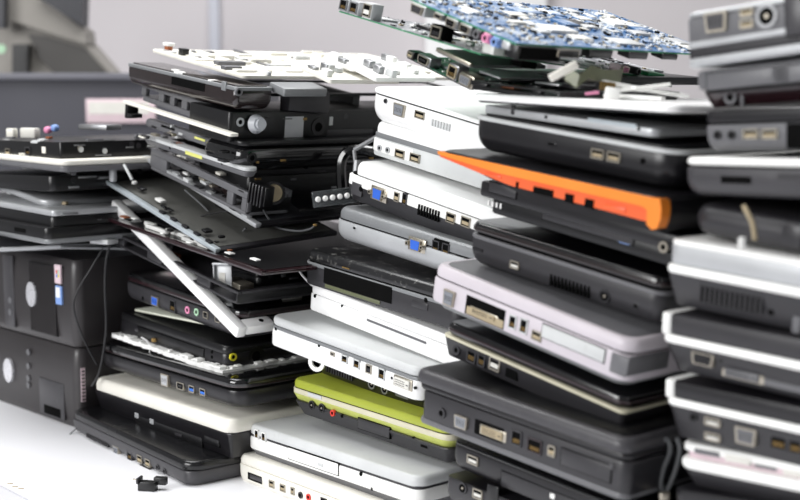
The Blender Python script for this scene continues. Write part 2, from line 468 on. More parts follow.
laptop('laptop','laptop with white hooked lid corner and display socket near left, under the vented one','laptop',(668,313),(800,339),D4,59,
   [('base',0,.5,'charcoal','wedge',.008,.01),('trim_strip',.49,.64,'white','round',.002,.01,(.001,.0015,0)),('lid',.64,1,'charcoal','box',.002,.012),('lid_corner',.62,1.01,'white','box',.002,.012,(.0015,.001,-.2512))],
   [('vga',704,359,20,9,'dark'),('dvi',743,375,36,8,'mid_grey'),('slot',783,385,40,6,'mid_grey'),('hole',721,361,2)], L=.26, group=GR)
laptop('laptop','white-striped laptop with two stacked USB sockets left of its display socket','laptop',(671,380),(800,407),D4,59,
   [('base',0,.57,'charcoal','wedge',.006,.01),('trim_strip',.56,.7,'white','round',.002,.01,(.001,.0015,0)),('lid',.7,1,'dark','box',.002,.012),('lid_corner',.68,1.01,'white','box',.002,.012,(.0015,.001,-.2512))],
   [('jack',694,417,7,None,'black'),('usb',713,422,14,6,'paper'),('usb',713,437,14,6,'paper'),('vga',747,436,18,12,'mid_grey'),('ethernet',779,441,14,13),('ethernet',796,445,11,13)], L=.26, group=GR)
laptop('laptop','white laptop with a pinkish port strip and a dark belly','laptop',(683,442),(800,464),D4,46,
   [('base_belly',0,.42,'charcoal','wedge',.006,.014),('base',.4,.66,'white','round',.003,.014,(.001,.002,0)),('port_strip',.64,.84,'pinkish','box',.0005,.012,(-.003,-.003,-.003)),('lid',.82,1,'white','dome',.003,.014)],
   [('slot',707,453,22,3,'mid_grey'),('plate',738,460,22,5,'paper'),('slot',766,467,18,3,'mid_grey'),('plate',794,473,18,5,'paper')], L=.26, group=GR)
laptop('laptop','dark laptop under the white laptop with the pinkish port strip','laptop',(675,489),(800,509),D4,46,
   std('charcoal','dark',.62), (), L=.26, group=GR)
bot4 = [(674,537),(674,586)]
for i, (ax, ay) in enumerate(bot4):
    laptop('laptop','dark grey laptop holding up the right stack below the picture edge','laptop',(ax,ay),(800,ay+24),D4,45,std('charcoal','dark',.62),(),L=.26,group=GR)

# ================================================================== MIDDLE-RIGHT STACK
G3 = 'laptops in the orange-edged laptop stack'
D3 = 1.16
laptop('cover_panel','white laptop cover on top of the stack with the orange-edged laptop','laptop cover',(473,94),(674,106),D3-.02,8,
   [('cover',0,.55,'black','box',.001,.01,(-.004,-.003,-.004)),('cover_shell',.25,1.15,'white_gloss','dome',.0035,.012)],(), W=.30, roll=-1.0)
laptop('keyboard_tray','silver keyboard tray with a pale blue sticker, gaping under the white cover','keyboard tray',(485,105),(656,129),D3,8,
   [('tray',0,1,'silver','box',.001,.008)],[('hole',546,117,3),('sticker',612,123,50,3.5,'pale_blue'),('sticker',600,121,16,2,'sky_blue'),('plate',513,110,4,8,'charcoal'),('hole',639,129,3)], W=.24)
laptop('laptop','black laptop with a bright silver rim, directly above the orange-edged one','laptop',(478,114),(676,150),D3,36,
   [('base',0,.86,'dark','hull',.013,.02),('rim',.85,.97,'light_grey','round',.0012,.02,(.0008,.0012,.0008)),('keyboard_deck',.95,1.02,'black','box',.0008,.02,(-.004,-.004,-.004))],
   [('lock',552,144,10,4,'dark'),('usb',598,154,14,8,'tan'),('usb',614,157,14,8,'tan'),('hole',643,161,5)], group=G3)
OR, OM, OL, OT = laptop('laptop','black-lidded laptop with a bright orange side edge','laptop',(444,151),(662,198),D3,31,
   [('lid',.9,1,'dark','box',.0012,.016)],(), group=G3)
Z = lambda q: [(x*OL, z*OT) for x, z in q]
b = MB(); b.prism(Z([(.01,.9),(.012,.82),(.2,.5),(.42,.12),(.5,.0),(.985,0),(.995,.2),(.995,.9)]), .006, .31, 'dark'); b.build('base', OR)
b = MB(); b.prism(Z([(.003,.93),(.004,.78),(.2,.55),(.36,.38),(.97,.25),(.985,.18),(.997,.22),(1.0,.5),(1.0,.75),(.992,.93)]), .002, .012, 'orange_red'); b.build('orange_edge', OR)
b = MB(); b.prism(Z([(.0,.96),(.003,.86),(.3,.69),(.93,.66),(.95,.60),(.955,.2),(.975,.08),(.995,.14),(1.004,.4),(1.004,.7),(.994,.96)]), -.0005, .011, 'orange'); b.build('orange_trim', OR)
for x, z, w, h in ((.515,.42,22,5.5),(.63,.40,9,7),(.715,.38,9,7),(.395,.44,2.5,5)): fitting('window', x*OL, z*OT, .0015, OR, w, h)
for x, z, w, h in ((.28,.56,18,2.5),(.82,.42,22,4)): fitting('plate', x*OL, z*OT, .0018, OR, w, h, 'orange_red')
laptop('laptop','thick black laptop with four white bars at its left end, under the orange-edged laptop','laptop',(482,181),(680,236),D3,30,
   [('base',0,.52,'black','box',.0015,.008,(-.012,-.004,0)),('upper_deck',.5,1,'dark','box',.0018,.006)],
   [('plate',490,197,3,0.1,'dark'),('panel',503,190,34,9,'charcoal'),('sticker',625,240,11,6,'sky_blue'),('panel',587,227,100,8,'charcoal'),('jack',664,247,9,None,'metal'),('sticker',489,203,2,4.5,'white'),('sticker',493,204,2,4.5,'white'),('sticker',497,205,2,4.5,'white'),('sticker',501,206,2,4.5,'white')], group=G3)
laptop('laptop','glossy black laptop with reddish lid edges and scuffed highlights on its sloping side','laptop',(474,221),(664,279),D3,44,
   [('base',0,.66,'charcoal','hull',.016,.012),('base_rim',.62,.71,'mid_grey','round',.001,.012,(.0006,.0006,.0006)),('hinge_seam',.68,.76,'hole','box',.0003,.01,(-.003,-.003,-.003)),('lid',.75,1,'black_gloss','round',.003,.012),('lid_edge',.8,.9,'brown_gloss','box',.0003,.012,(.0004,.0004,.0004))],
   [('usb',515,265,11,7,'paper'),('vent_in',570,286,46,10),('power',605,296,11),('lock',636,306,5,7,'charcoal'),('slot',478,250,12,2,'dark')], group=G3)
laptop('laptop','big silver-white laptop with a tan plate on its near corner','laptop',(436,263),(632,342),D3,45,
   [('base_belly',0,.2,'silver_grey','wedge',.008,.014,(-.004,-.003,-.003)),('base',.12,.7,'lilac_white','box',.0025,.014),('hinge_seam',.68,.76,'hole','box',.0003,.01,(-.002,-.002,-.002)),('lid',.72,.99,'lilac_white','dome',.004,.014,(-.002,0,0)),('lid_top',.97,1.0,'mid_grey','box',.0006,.012,(-.009,-.007,-.007))],
   [('vga',450,298,14,14,'grey_insert'),('window',485,312,48,17),('plate',485,317,46,7,'tan'),('dvi',484,314,36,6,'tan'),('ethernet',513,322,9,12,'light_grey'),('ethernet',524,326,9,13,'light_grey'),('usb',537,336,11,8),('panel',573,343,68,11,'light_grey'),('slot',598,353,3,10,'mid_grey'),('latch',622,366,16,16,'mid_grey'),('hole',553,334,1.5)], group=G3, end_ports=[('plate',648,363,52,15,'mid_grey')])
laptop('laptop','thin dark laptop with a cream stripe along its side','laptop',(449,322),(626,398),D3+.005,36,
   [('base',0,.56,'charcoal','wedge',.004,.006),('cream_stripe',.55,.63,'cream_line','box',.0004,.006,(.0004,.0004,.0004)),('lid',.64,1,'black_gloss','round',.003,.012),('lid_edge',.76,.86,'dark_red','box',.0003,.012,(.0002,.0002,.0002))],
   [('jack',457,350,9,None,'charcoal'),('ethernet',472,355,11,14),('ethernet',482,359,9,14),('usb',495,364,13,12,'paper'),('window',512,372,14,12)], group=G3)
laptop('laptop','large dark grey laptop with a full row of sockets, below the cream-striped one','laptop',(422,369),(630,441),D3-.005,56,
   [('base_foot',0,.12,'mid_grey','box',.002,.01,(-.004,.001,0)),('base',.06,.63,'charcoal','box',.002,.01,(-.006,0,0)),('lid_frame',.62,.77,'dark','round',.003,.012),('lid',.76,.99,'grey','dome',.007,.014,(.003,.003,0)),('lid_top',.95,1,'black','box',.0006,.012,(-.004,-.004,-.007))],  # one dark lid: shaded top and light-catching bevel painted as black and grey
   [('jack',442,413,10,None,'charcoal'),('vga',462,422,16,11,'grey_insert'),('window',489,431,34,13),('dvi',493,433,32,9,'tan'),('ethernet',517,438,12,13),('ethernet',535,446,16,12,'dark_red'),('usb',552,451,8,9,'tan'),('panel',586,465,52,14,'charcoal'),('slot',582,463,30,3,'mid_grey'),('slot',600,470,10,3),('button',612,466,5,6)], group=G3)
laptop('laptop','glossy black laptop with one USB socket near its left corner','laptop',(455,441),(610,503),D3-.005,29,
   [('base',0,.9,'dark','hull',.006,.01),('lid',.9,1,'black_gloss','box',.0012,.01)],
   [('usb',473,460,14,8,'paper'),('panel',548,497,110,14,'charcoal'),('button',553,496,6,5,'white')], L=.26, group=G3)
laptop('laptop','black laptop with a round hole beside a USB socket, at the bottom edge','laptop base',(448,476),(610,540),D3-.005,32,
   [('base',0,.95,'charcoal','hull',.012,.006),('deck',.95,1,'dark','box',.0006,.006)],
   [('power',463,488,11,None,'charcoal'),('usb',478,494,12,9,'paper'),('plate',493,493,14,14,'black')], L=.26)
laptop('laptop','dark laptop at the foot of the middle stack below the picture edge','laptop',(450,511),(610,575),D3-.005,34,std('charcoal','dark',.62),(),L=.26,group=G3)

# ================================================================== WHITE STACK (second from left)
G2 = 'laptops in the white laptop stack'
D2 = 1.41
laptop('laptop','rounded white laptop with a grey display socket, topmost of the white stack','laptop',(375,88),(480,120),D2,33,
   [('base',0,.84,'white_gloss','hull',.014,.022),('hinge_seam',.8,.89,'hole','box',.0003,.02,(-.001,-.001,-.001)),('lid',.88,1,'white_gloss','dome',.003,.022,(.001,.001,0))],
   [('jack',386,101,5,None,'grey'),('vga',400,110,18,13,'grey_insert'),('usb',420,115,15,8),('vent_in',441,125,30,7,'light_grey')], L=.255, group=G2)
laptop('laptop','white laptop with a grey band and two round audio jacks','laptop',(377,121),(480,151),D2,34,
   [('base',0,.56,'light_grey','box',.002,.01),('port_face',.14,.5,'white','box',.0008,.01,(.0008,.0008,-.18)),('grey_band',.54,.68,'silver_grey','box',.0006,.01),('lid',.68,1,'white_gloss','dome',.004,.012,(-.001,0,0))],
   [('jack',380,148,7,None,'silver'),('jack',388,150,7,None,'silver'),('usb',400,154,15,9),('usb',415,158,15,9)], L=.255, group=G2)
laptop('laptop','white laptop with a bright blue display socket and dark vent slots','laptop',(352,160),(480,205),D2-.01,40,
   [('base_belly',0,.42,'charcoal','wedge',.005,.008),('base',.38,.66,'white','box',.0015,.008),('hinge_seam',.64,.7,'hole','box',.0003,.01,(-.002,-.002,-.002)),('lid',.68,1,'white_gloss','dome',.004,.012,(-.010,0,0))],
   [('plate',357,189,18,14,'grey'),('hole',361,189,6),('vga_screws',379,194,16,12,'blue_plastic'),('usb',397,197,8,10),('ethernet',405,199,7,12),('vent_in',429,213,34,11),('usb',451,218,13,10),('usb',466,222,13,10)], L=.255, group=G2)
laptop('laptop','silver-grey laptop with a blue display socket and twin network sockets','laptop',(341,207),(480,249),D2-.01,33,
   [('base',0,.62,'silver','hull',.01,.02,(.002,.002,0)),('hinge_seam',.6,.68,'hole','box',.0003,.01,(-.002,-.002,-.002)),('lid',.66,1,'silver_grey','dome',.006,.014,(-.002,0,0))],
   [('lock',355,228,6,5,'silver'),('vga_screws',417,245,16,11,'blue_plastic'),('window',441,248,21,16),('ethernet',436,247,10,13),('ethernet',446,250,10,13),('slot',462,256,16,6)], L=.255, group=G2)
laptop('laptop','dusty speckled black laptop with an empty side bay, resting on a white laptop','laptop',(308,249),(440,287),D2,36,
   [('base',0,.6,'charcoal','box',.003,.012),('base_rim',.56,.66,'silver_grey','round',.0008,.012,(.0004,.0004,.0004)),('hinge_seam',.64,.72,'hole','box',.0003,.01,(-.002,-.002,-.002)),('lid',.7,1,'black_dusty','dome',.005,.014)],
   [('window',357,285,112,17),('plate',352,294,92,4,'olive'),('sticker',346,268,12,1.4,'gold'),('plate',420,305,24,7,'charcoal'),('hole',426,300,5)], L=.25, group=G2)
laptop('laptop','glossy white laptop with a long thin disc slot in its side','laptop',(312,284),(448,336),D2-.005,27,
   [('base',0,.66,'white_gloss','box',.002,.01),('lid',.68,1,'white_gloss','dome',.003,.012)],
   [('slotline',396,331,92,None,'mid_grey'),('hole',315,296,4),('hole',342,306,3)], L=.25, group=G2)
laptop('laptop','white laptop with a pale top and seven small sockets, above the lime green one','laptop',(273,316),(436,375),D2,31,
   [('base',0,.62,'white_gloss','box',.003,.012),('grey_line',.6,.7,'silver_grey','box',.0004,.012,(-.0004,-.0004,-.0004)),('lid',.7,1,'light_grey','round',.003,.014)],
   [('hole',276,329,4),('hole',319,346,3.5),('usb',333,354,7,4,'dark'),('ethernet',345,359,10,8,'light_grey'),('ethernet',357,364,10,9,'light_grey'),('usb',369,369,9,9,'dark'),('ethernet',382,374,10,11,'light_grey'),('dvi',403,383,28,11,'paper'),('hole',392,378,3),('hole',415,388,3)], L=.25, group=G2)
laptop('gutted_laptop','black vented laptop underside with round connectors, sandwiched over the lime green laptop','laptop base',(318,361),(440,405),D2-.005,13,
   [('vent_block',0,1,'dark','wedge',.004,.004)],[('vent',340,372,44,9),('power',372,384,11,None,'steel'),('power',385,389,11,None,'steel'),('plate',402,395,20,6,'mid_grey')], W=.2, L=.21)
laptop('laptop','lime green laptop with a cream side stripe and a red audio jack','laptop',(294,379),(449,427),D2-.01,36,
   [('base',0,.42,'charcoal','wedge',.008,.008,(-.006,0,0)),('lime_trim',.42,.62,'lime_pale','wedge',.003,.012),('cream_stripe',.61,.76,'cream_line','box',.0006,.012,(.0002,.0002,.0002)),('dark_seam',.73,.79,'hole','box',.0003,.012,(-.0006,-.0006,-.0006)),('lid',.78,1,'lime','dome',.003,.014)],
   [('power',312,405,10),('power',322,408,10),('jack',333,413,7,None,'red'),('hole',342,416,4),('panel',374,428,50,11,'charcoal'),('hole',413,438,3),('window',424,446,9,3),('slot',315,396,24,3,'light_grey')], group=G2)
laptop('laptop','pale grey laptop with a white disc drive, directly below the lime green one','laptop',(250,424),(418,478),D2,33,
   [('base_belly',0,.3,'mid_grey','wedge',.004,.01,(-.003,-.001,0)),('base',.22,.64,'white','box',.002,.012),('hinge_seam',.62,.72,'charcoal','box',.0003,.01,(-.0012,-.0012,-.0012)),('lid',.7,1,'light_grey','dome',.005,.014),('hinge_end',.08,.62,'dark','round',.003,.008,(.007,-.004,-.246))],
   [('ethernet',257,434,8,10,'white'),('ethernet',264,437,8,10,'white'),('drive',313,461,86,12,'white'),('hole',361,474,4.5),('window',372,489,2,3)], group=G2)
laptop('laptop','cream white laptop with red and black jacks, lowest of the white stack','laptop',(240,454),(410,516),D2,29,
   [('base',0,.66,'cream','hull',.004,.014),('lid',.68,1,'cream','dome',.004,.016)],
   [('window',255,478,26,8),('plate',256,478,23,5,'grey'),('usb',272,484,9,8),('usb',283,488,9,8),('usb',293,491,6,8),('jack',301,495,7,None,'dark'),('jack',309,497,7,None,'red'),('slot',324,500,10,3)], group=G2)

# ================================================================== LEFT HEAP
G1 = 'laptops at the foot of the heap of gutted laptops'
D1 = 1.62
laptop('laptop','black laptop lying flat on the table, lowest of the left heap','laptop',(75,411),(189,464),1.61,23,
   [('base',0,.62,'grey','hull',.009,.014),('hinge_seam',.58,.66,'hole','box',.0003,.014,(-.0022,-.0022,-.0022)),('lid',.64,1,'black_sheen','dome',.004,.02)],
   [('vent',98,440,58,5),('vga',117,450,15,9,'grey_insert'),('ethernet',130,455,11,12),('usb',140,459,12,9),('usb',148,463,12,9),('slot',145,468,24,2.5),('jack',158,467,7,None,'charcoal'),('jack',165,471,7,None,'charcoal')], th=51.5, W=.30, group=G1)
laptop('laptop','laptop with a dirty cream lid and a black disc drive in its side','laptop',(96,378),(229,421),D1,36,
   [('base',0,.66,'dark','wedge',.007,.006),('lid',.66,1,'cream','dome',.006,.012)],
   [('drive',168,430,150,12,'black'),('sticker',137,415,9,7,'silver'),('sticker',152,421,9,7,'silver'),('hole',168,428,3),('panel',212,441,30,8,'black')], W=.28, group=G1, L=None)
laptop('laptop','glossy dark laptop with blue USB sockets, under a torn white strip','laptop',(103,343),(236,381),D1,26,
   [('base',0,.6,'dark','hull',.008,.02),('hinge_seam',.56,.64,'hole','box',.0003,.014,(-.002,-.002,-.002)),('lid',.62,1,'black_gloss','round',.004,.02),('lid_edge',.7,.84,'dark_red','box',.0003,.02,(-.0002,-.0002,-.0002))],
   [('vga',166,380,17,14,'silver'),('hdmi',181,386,16,8),('usb',192,389,12,8,'usb_blue'),('usb',203,392,12,8,'usb_blue'),('hole',123,357,6)], W=.30, group=G1)
laptop('laptop','thick black laptop with a yellow round socket in its end','laptop',(121,312),(226,347),D1,25,
   [('base',0,.72,'dark','box',.003,.01),('lid',.7,1,'black','dome',.005,.01)],
   [('panel',170,342,150,11,'black'),('plate',139,331,18,4,'grey'),('hole',212,352,4),('hole',212,357,4)], W=.24, group=G1,
   end_ports=[('jack',233,357,9,None,'yellow'),('jack',256,356,22,None,'black')])
laptop('laptop','dark laptop with a blue display socket and pink and green audio jacks','laptop',(128,273),(240,311),D1,27,
   [('base',0,.66,'charcoal','hull',.009,.012),('hinge_seam',.6,.68,'hole','box',.0003,.014,(-.002,-.002,-.002)),('lid',.66,1,'black_gloss','round',.003,.014),('lid_edge',.74,.86,'dark_red','box',.0003,.014,(.0001,.0001,.0001))],
   [('hole',143,298,5),('vga',156,301,16,11,'blue_plastic'),('ethernet',173,306,13,14),('jack',188,310,9,None,'pink'),('jack',197,312,9,None,'pale_green'),('usb',206,315,10,8,'black'),('usb',218,319,10,8,'black')], W=.30, group=G1)

def ragged(name, label, cat, A, B, D, T, W, m, amp, n=46, roll=0, bits=True):
    M, L = pose(A, B, D, TH, roll); root = empty(name, M); tag(root, label, cat)
    pts = []
    for i in range(n): pts.append((L*i/n, random.uniform(-amp, amp*.4)))
    for i in range(n//2): pts.append((L+random.uniform(-amp*.4, amp), W*i/(n//2)))
    for i in range(6): pts.append((L*(1-i/6), W+random.uniform(-amp, amp)))
    for i in range(6): pts.append((random.uniform(-amp, amp), W*(1-i/6)))
    b = MB(); b.prism(pts, 0, T, m, axis='z'); b.build('sheet', root)
    for i in range(26):
        x = random.uniform(.005, L-.01); w_ = random.uniform(.003,.012)
        b = MB(); b.bbox((x, -.001, T), (x+w_, random.uniform(.004,.012), T+random.uniform(.001,.0035)), m, .0004); b.build('torn_tooth', root)
        y = random.uniform(.005, W-.02)
        b = MB(); b.bbox((L-.008, y, T), (L+.001, y+w_, T+random.uniform(.001,.003)), m, .0004); b.build('torn_tooth', root)
    return root, M, L
ragged('plastic_strip','torn white plastic strip between two dark laptops of the left heap','plastic strip',(113,337),(222,375),D1-.008,.005,.30,'white',.003)
M, L = pose((133,311),(245,333),D1,TH,0); r = empty('plastic_sheet', M); tag(r,'flat pale greenish-white plastic sheet under the laptop with the blue display socket','plastic sheet')
mat('green_white','#dfe2d2',.4,dust=.2,dustcol='#9aa08a',scale=20)
b = MB(); b.loft(L,.24,.003,'green_white',r=.006); b.build('sheet', r); b = MB(); b.box((L*.55,.01,.003),(L*.72,.03,.0036),'red'); b.build('sticker', r)

# open chassis: floor, rails, posts, guts
def chassis(name, label, cat, A, B, D, thpx, m, W=.3, th=TH, roll=0, L=None, posts=(), rail=(.22,.22), side='dark', ports=(), end_ports=(), end_solid=True, guts=10, gmat=('copper','dark','metal','charcoal'), group=None):
    M, LL = pose(A, B, D, th, roll, L); T = thpx*D/F
    n = M.to_3x3().col[2]; Mb = M.copy(); Mb.translation = M.translation - n*T
    root = empty(name, Mb); tag(root, label, cat, group)
    b = MB(); b.loft(LL, W, T*rail[0], m, r=.006); b.build('bottom_shell', root)
    b = MB()
    b.bbox((0,0,T*(1-rail[1])),(LL,.006,T), m); b.bbox((0,W-.006,T*(1-rail[1])),(LL,W,T), m)
    b.bbox((0,.006,T*(1-rail[1])),(.006,W-.006,T), m); b.bbox((LL-.006,.006,T*(1-rail[1])),(LL,W-.006,T), m); b.build('rim', root)
    for p0, p1 in posts:
        b = MB(); b.bbox((LL*p0,0,T*rail[0]),(LL*p1,.006,T*(1-rail[1])), m); b.build('post', root)
    if end_solid:
        b = MB(); b.bbox((LL-.004,.0,T*rail[0]*.5),(LL-.0005,W,T*(1-rail[1]*.5)), side); b.build('end_wall', root)
    b = MB(); b.bbox((.008,W*.45,T*rail[0]),(LL-.006,W*.48,T*(1-rail[1])),'black'); b.build('inner_wall', root)
    for i in range(guts):
        b = MB(); x = random.uniform(.02, LL-.05); y = random.uniform(.012,.05)
        b.bbox((x,y,T*rail[0]),(x+random.uniform(.008,.035),y+random.uniform(.01,.03),T*random.uniform(.45,.8)), gmat[i % len(gmat)]); b.build('module', root)
    Mi = Mb.inverted(); cam = Mi @ Vector((0,0,H)); R = Mi.to_3x3()
    for p in ports:
        d = R @ ray(p[1], p[2]); P = cam + d*(-cam.y/d.y); fitting(p[0], min(max(P.x,.004),LL-.004), min(max(P.z,.002),T-.002), 0, root, **dict(zip(('w','h','c'), p[3:])))
    for p in end_ports:
        d = R @ ray(p[1], p[2]); P = cam + d*((LL-cam.x)/d.x); o = fitting(p[0], LL, P.z, min(max(P.y,.004),W-.01), root, **dict(zip(('w','h','c'), p[3:]))); o.rotation_euler = (0,0,math.pi/2)
    return root, Mb, LL, T
def slab(name, label, cat, A, B, D, T, W, m, roll=0, th=TH, L=None, rimm=None, rim=.004, face=None, r=.004, up=0):
    """thin sheet or screen panel with a rim rail and an inner face"""
    M, LL = pose(A, B, D, th, roll, L); root = empty(name, M); tag(root, label, cat)
    b = MB(); b.loft(LL, W, T, m, r=r, style='box', b=.0006); b.build('panel', root)
    if rimm:
        b = MB(); b.bbox((0,-.001,T*.3),(LL,rim,T*1.5), rimm, .0004); b.build('edge_rail', root)
    if face:
        b = MB(); b.box((rim*1.5,rim*1.5,T),(LL-rim*1.5,W-rim,T+.0006), face); b.build('face_sheet', root)
    return root, M, LL

# --- grey base with clip under the fanned screens
chassis('gutted_laptop','broken grey laptop shell directly below the fanned screens','gutted laptop',(113,232),(238,292),D1,12,'charcoal',W=.30,posts=((.0,.1),(.3,.42),(.7,.8)),side='black',guts=4)
slab('label_plate','silver metal plate with a white printed label, standing behind the white bezel arm','metal plate',(218,262),(240,264),1.46,.002,.02,'silver',r=.001)
b = MB(); M, L = pose((214,262),(241,263),1.475,20,0)
r = empty('metal_bracket', M); tag(r,'upright silver bracket with a white label strip beside the white bezel arm','bracket')
b.bbox((0,0,-.048),(.022,.002,0),'silver'); b.bbox((0,-.006,-.003),(.022,0,0),'silver'); b.bbox((0,-.004,-.048),(.002,0,0),'silver'); b.build('plate', r)
b = MB(); b.box((.006,-.0006,-.04),(.014,.0005,-.012),'paper'); b.build('label_strip', r)
bpy.data.objects.remove([o for o in bpy.data.objects if o.name=='label_plate'][0].children[0]); bpy.data.objects.remove(bpy.data.objects['label_plate'])

# --- screens fanned out to the left, tipping down to the right
r, M, L = slab('loose_screen','narrow brown-edged screen panel with broken white strips, lowest of the three fanned screens','screen',(109,222),(262,276),D1-.03,.0035,.26,'dark_red',rimm='dark_red',rim=.006,face='black')
for x0, x1, y in ((.2,.34,.012),(.3,.5,.02),(.45,.62,.012),(.15,.22,.02)):
    b = MB(); b.bbox((L*x0,y,.004),(L*x1,y+.006,.0085),'white',.0005); b.build('white_strip', r)
r, M, L = slab('loose_screen','screen with a pale blue rail and scratched grey back, middle of the fanned screens','screen',(105,184),(216,254),D1-.01,.004,.17,'charcoal',rimm='pale_blue',rim=.006,face='lcd_back',roll=3)
for i in range(5):
    b = MB(); b.bbox((L*(.5+.1*i),.001,.006),(L*(.54+.1*i),.006,.0085),'dark',.0004); b.build('clip', r)
r, M, L = slab('loose_screen','screen panel with a riveted silver rail, top of the fanned screens','screen',(143,160),(256,229),D1+.0,.004,.12,'dark',rimm='silver',rim=.007,face='lcd_face',roll=2)
for i in range(9):
    b = MB(); b.bbox((L*(.08+.1*i),-.001,.005),(L*(.12+.1*i)+.002,.006,.0085+.001*(i%2)),('light_grey','dark','silver')[i%3],.0004); b.build('clip', r)
# white bezel
M, L = pose((113,201),(238,328),D1-.005,TH,0)
r = empty('screen_surround', M); tag(r,'broken white screen surround leaning diagonally across the left heap','screen surround')
b = MB(); b.bbox((-.004,0,-.013),(L+.001,.013,0),'white_gloss',.0015); b.build('long_arm', r)
b = MB(); b.bbox((-.004,.014,-.008),(.011,.06,0),'white_gloss',.0015); b.build('short_arm', r)
b = MB(); b.bbox((L-.016,.012,-.011),(L+.001,.050,0),'white_gloss',.0015); b.build('foot', r)
b = MB(); b.cyl((L-.008,.036,-.0003),.003,.0008,'hole',axis='z',seg=14); b.build('screw_hole', r)

# --- gutted bases in the upper half
D1u = 1.60
chassis('gutted_laptop','open grey laptop shell showing brown innards through its side, above the riveted screen panel','gutted laptop',(151,147),(249,193),D1u,22,'mid_grey',W=.06,posts=((0,.18),(.8,.86),(.94,1.)),rail=(.16,.3),side='black',guts=12,gmat=('copper','brown_gloss','tan','dark'))
laptop('palm_rest','pale silver palm rest with a yellow sticker along its edge, mid left heap','palm rest',(145,135),(246,168),D1u-.01,9,
   [('base',0,.6,'mid_grey','wedge',.003,.006),('top_plate',.6,1,'light_grey','box',.001,.008)],[('sticker',194,155,36,4,'sticker_yellow'),('hole',170,148,3),('hole',222,164,3)], W=.018)
laptop('palm_rest','grey palm rest with crumbs of yellow glue, above the yellow-stickered one','palm rest',(147,119),(240,149),D1u,8,
   [('plate',0,1,'mid_grey','round',.003,.012)],[('slot',168,128,30,2,'hole'),('sticker',200,139,22,2.5,'sticker_yellow'),('sticker',222,145,10,2.5,'white')], W=.015)
r, M, L = slab('trim_strip','thin cream plastic frame with a black hooked end sticking out left of the heap','plastic strip',(122,103),(230,137),D1u-.012,.0035,.012,'cream',r=.003)
b = MB(); b.bbox((0,.004,-.018),(.006,.02,0),'black'); b.bbox((.006,.004,-.016),(.016,.02,-.011),'black'); b.build('hook', r)
chassis('gutted_laptop','grey laptop chassis with a row of empty port openings and a fine vent grille','gutted laptop',(142,82),(233,112),D1u,18,'mid_grey',W=.06,posts=((0,.05),(.2,.26),(.33,.38),(.46,.52),(.6,1.)),rail=(.3,.26),side='black',
   ports=[('vent',210,112,34,9),('window',225,117,8,6)],guts=4)
laptop('palm_rest','glossy dark brown palm rest, just under the battered white keyboard plate','palm rest',(129,62),(236,86),D1u-.005,22,
   [('underside',0,.8,'brown_gloss','hull',.02,.006),('rim',.8,.95,'silver_grey','box',.0008,.004),('top',.9,1,'brown_gloss','box',.0008,.004,(-.004,-.004,-.004))],
   [('window',188,84,70,9),('plate',224,86,9,10,'silver_grey')], W=.05, end_ports=[('jack',238,92,9,None,'mid_grey')])
# battery in the open side
def block(name, label, cat, px, py, D, size, m, th=-38, parts=None, rx=0, M=None):
    P = at(px, py, D); t = math.radians(th); Mm = Matrix.Translation(P) @ Matrix.Rotation(-t, 4, 'Z') @ Matrix.Rotation(math.radians(rx), 4, 'Y')
    b = MB(); w, d, h = size; b.bbox((-w/2,-d/2,-h/2),(w/2,d/2,h/2), m, .001)
    o = b.build(name); o.matrix_world = Mm; tag(o, label, cat); return o
block('battery','dark grey battery block standing in the open black side of the upper heap','battery',305,101,1.50,(.056,.02,.025),'charcoal',rx=4)
chassis('gutted_laptop','open black laptop shell holding the dark grey battery, top right of the heap','gutted laptop',(200,79),(238,91),D1u-.03,33,'black',W=.36,rail=(.12,.08),side='black',guts=3,posts=((0,1),),end_solid=False,L=.10)
laptop('gutted_laptop','black laptop chassis with silver tape and a translucent round cap on its side','gutted laptop',(190,102),(230,112),1.495,29,
   [('shell',0,1,'black','box',.0016,.004)],(), W=.36, L=None,
   end_ports=[('jack',240,122,10,None,'silver'),('plate',350,133,70,9,'charcoal'),('sticker',294,127,26,24,'foil'),('jack',318,127,20,None,'dark'),('sticker',331,121,5,10,'light_grey')])
P = at(256,124,1.450); b = MB(); b.cyl((0,0,0),.011,-.008,'clear_white',seg=24,r2=.008); b.cyl((0,-.008,0),.006,-.004,'clear_white',seg=20); 
o = b.build('rubber_bung'); o.matrix_world = Matrix.Translation(P) @ Matrix.Rotation(math.radians(40),4,'Z'); tag(o,'small translucent white round plug stuck to the side of the black chassis','plug')
laptop('gutted_laptop','glossy black laptop shell with a screw boss, under the silver-taped black chassis','gutted laptop',(205,132),(242,142),1.49,29,
   [('shell',0,.86,'black_gloss','round',.01,.016),('edge_strip',.84,1,'black','box',.001,.012)],(), W=.30,
   end_ports=[('jack',252,158,12,None,'black'),('hole',275,163,5),('hole',310,168,5)])
slab('plastic_sheet','flat black plastic sheet pointing down, behind the clear strip','plastic sheet',(283,196),(300,212),1.50,.0015,.06,'black',r=.002)
# clear strip with lamps
P = at(336,197,1.43); r = empty('clear_strip', Matrix.Translation(P) @ Matrix.Rotation(math.radians(-6),4,'Y') @ Matrix.Rotation(math.radians(20),4,'Z')); tag(r,'clear plastic strip holding a row of six white beads','plastic strip')
b = MB(); b.bbox((-.027,-.001,-.009),(.027,.003,.009),'clear',.0008); b.build('strip', r)
for i in range(6): b = MB(); b.cyl((-.021+.0084*i,-.001,0),.0034,-.003,'white',seg=12,r2=.002); b.build('bead', r)
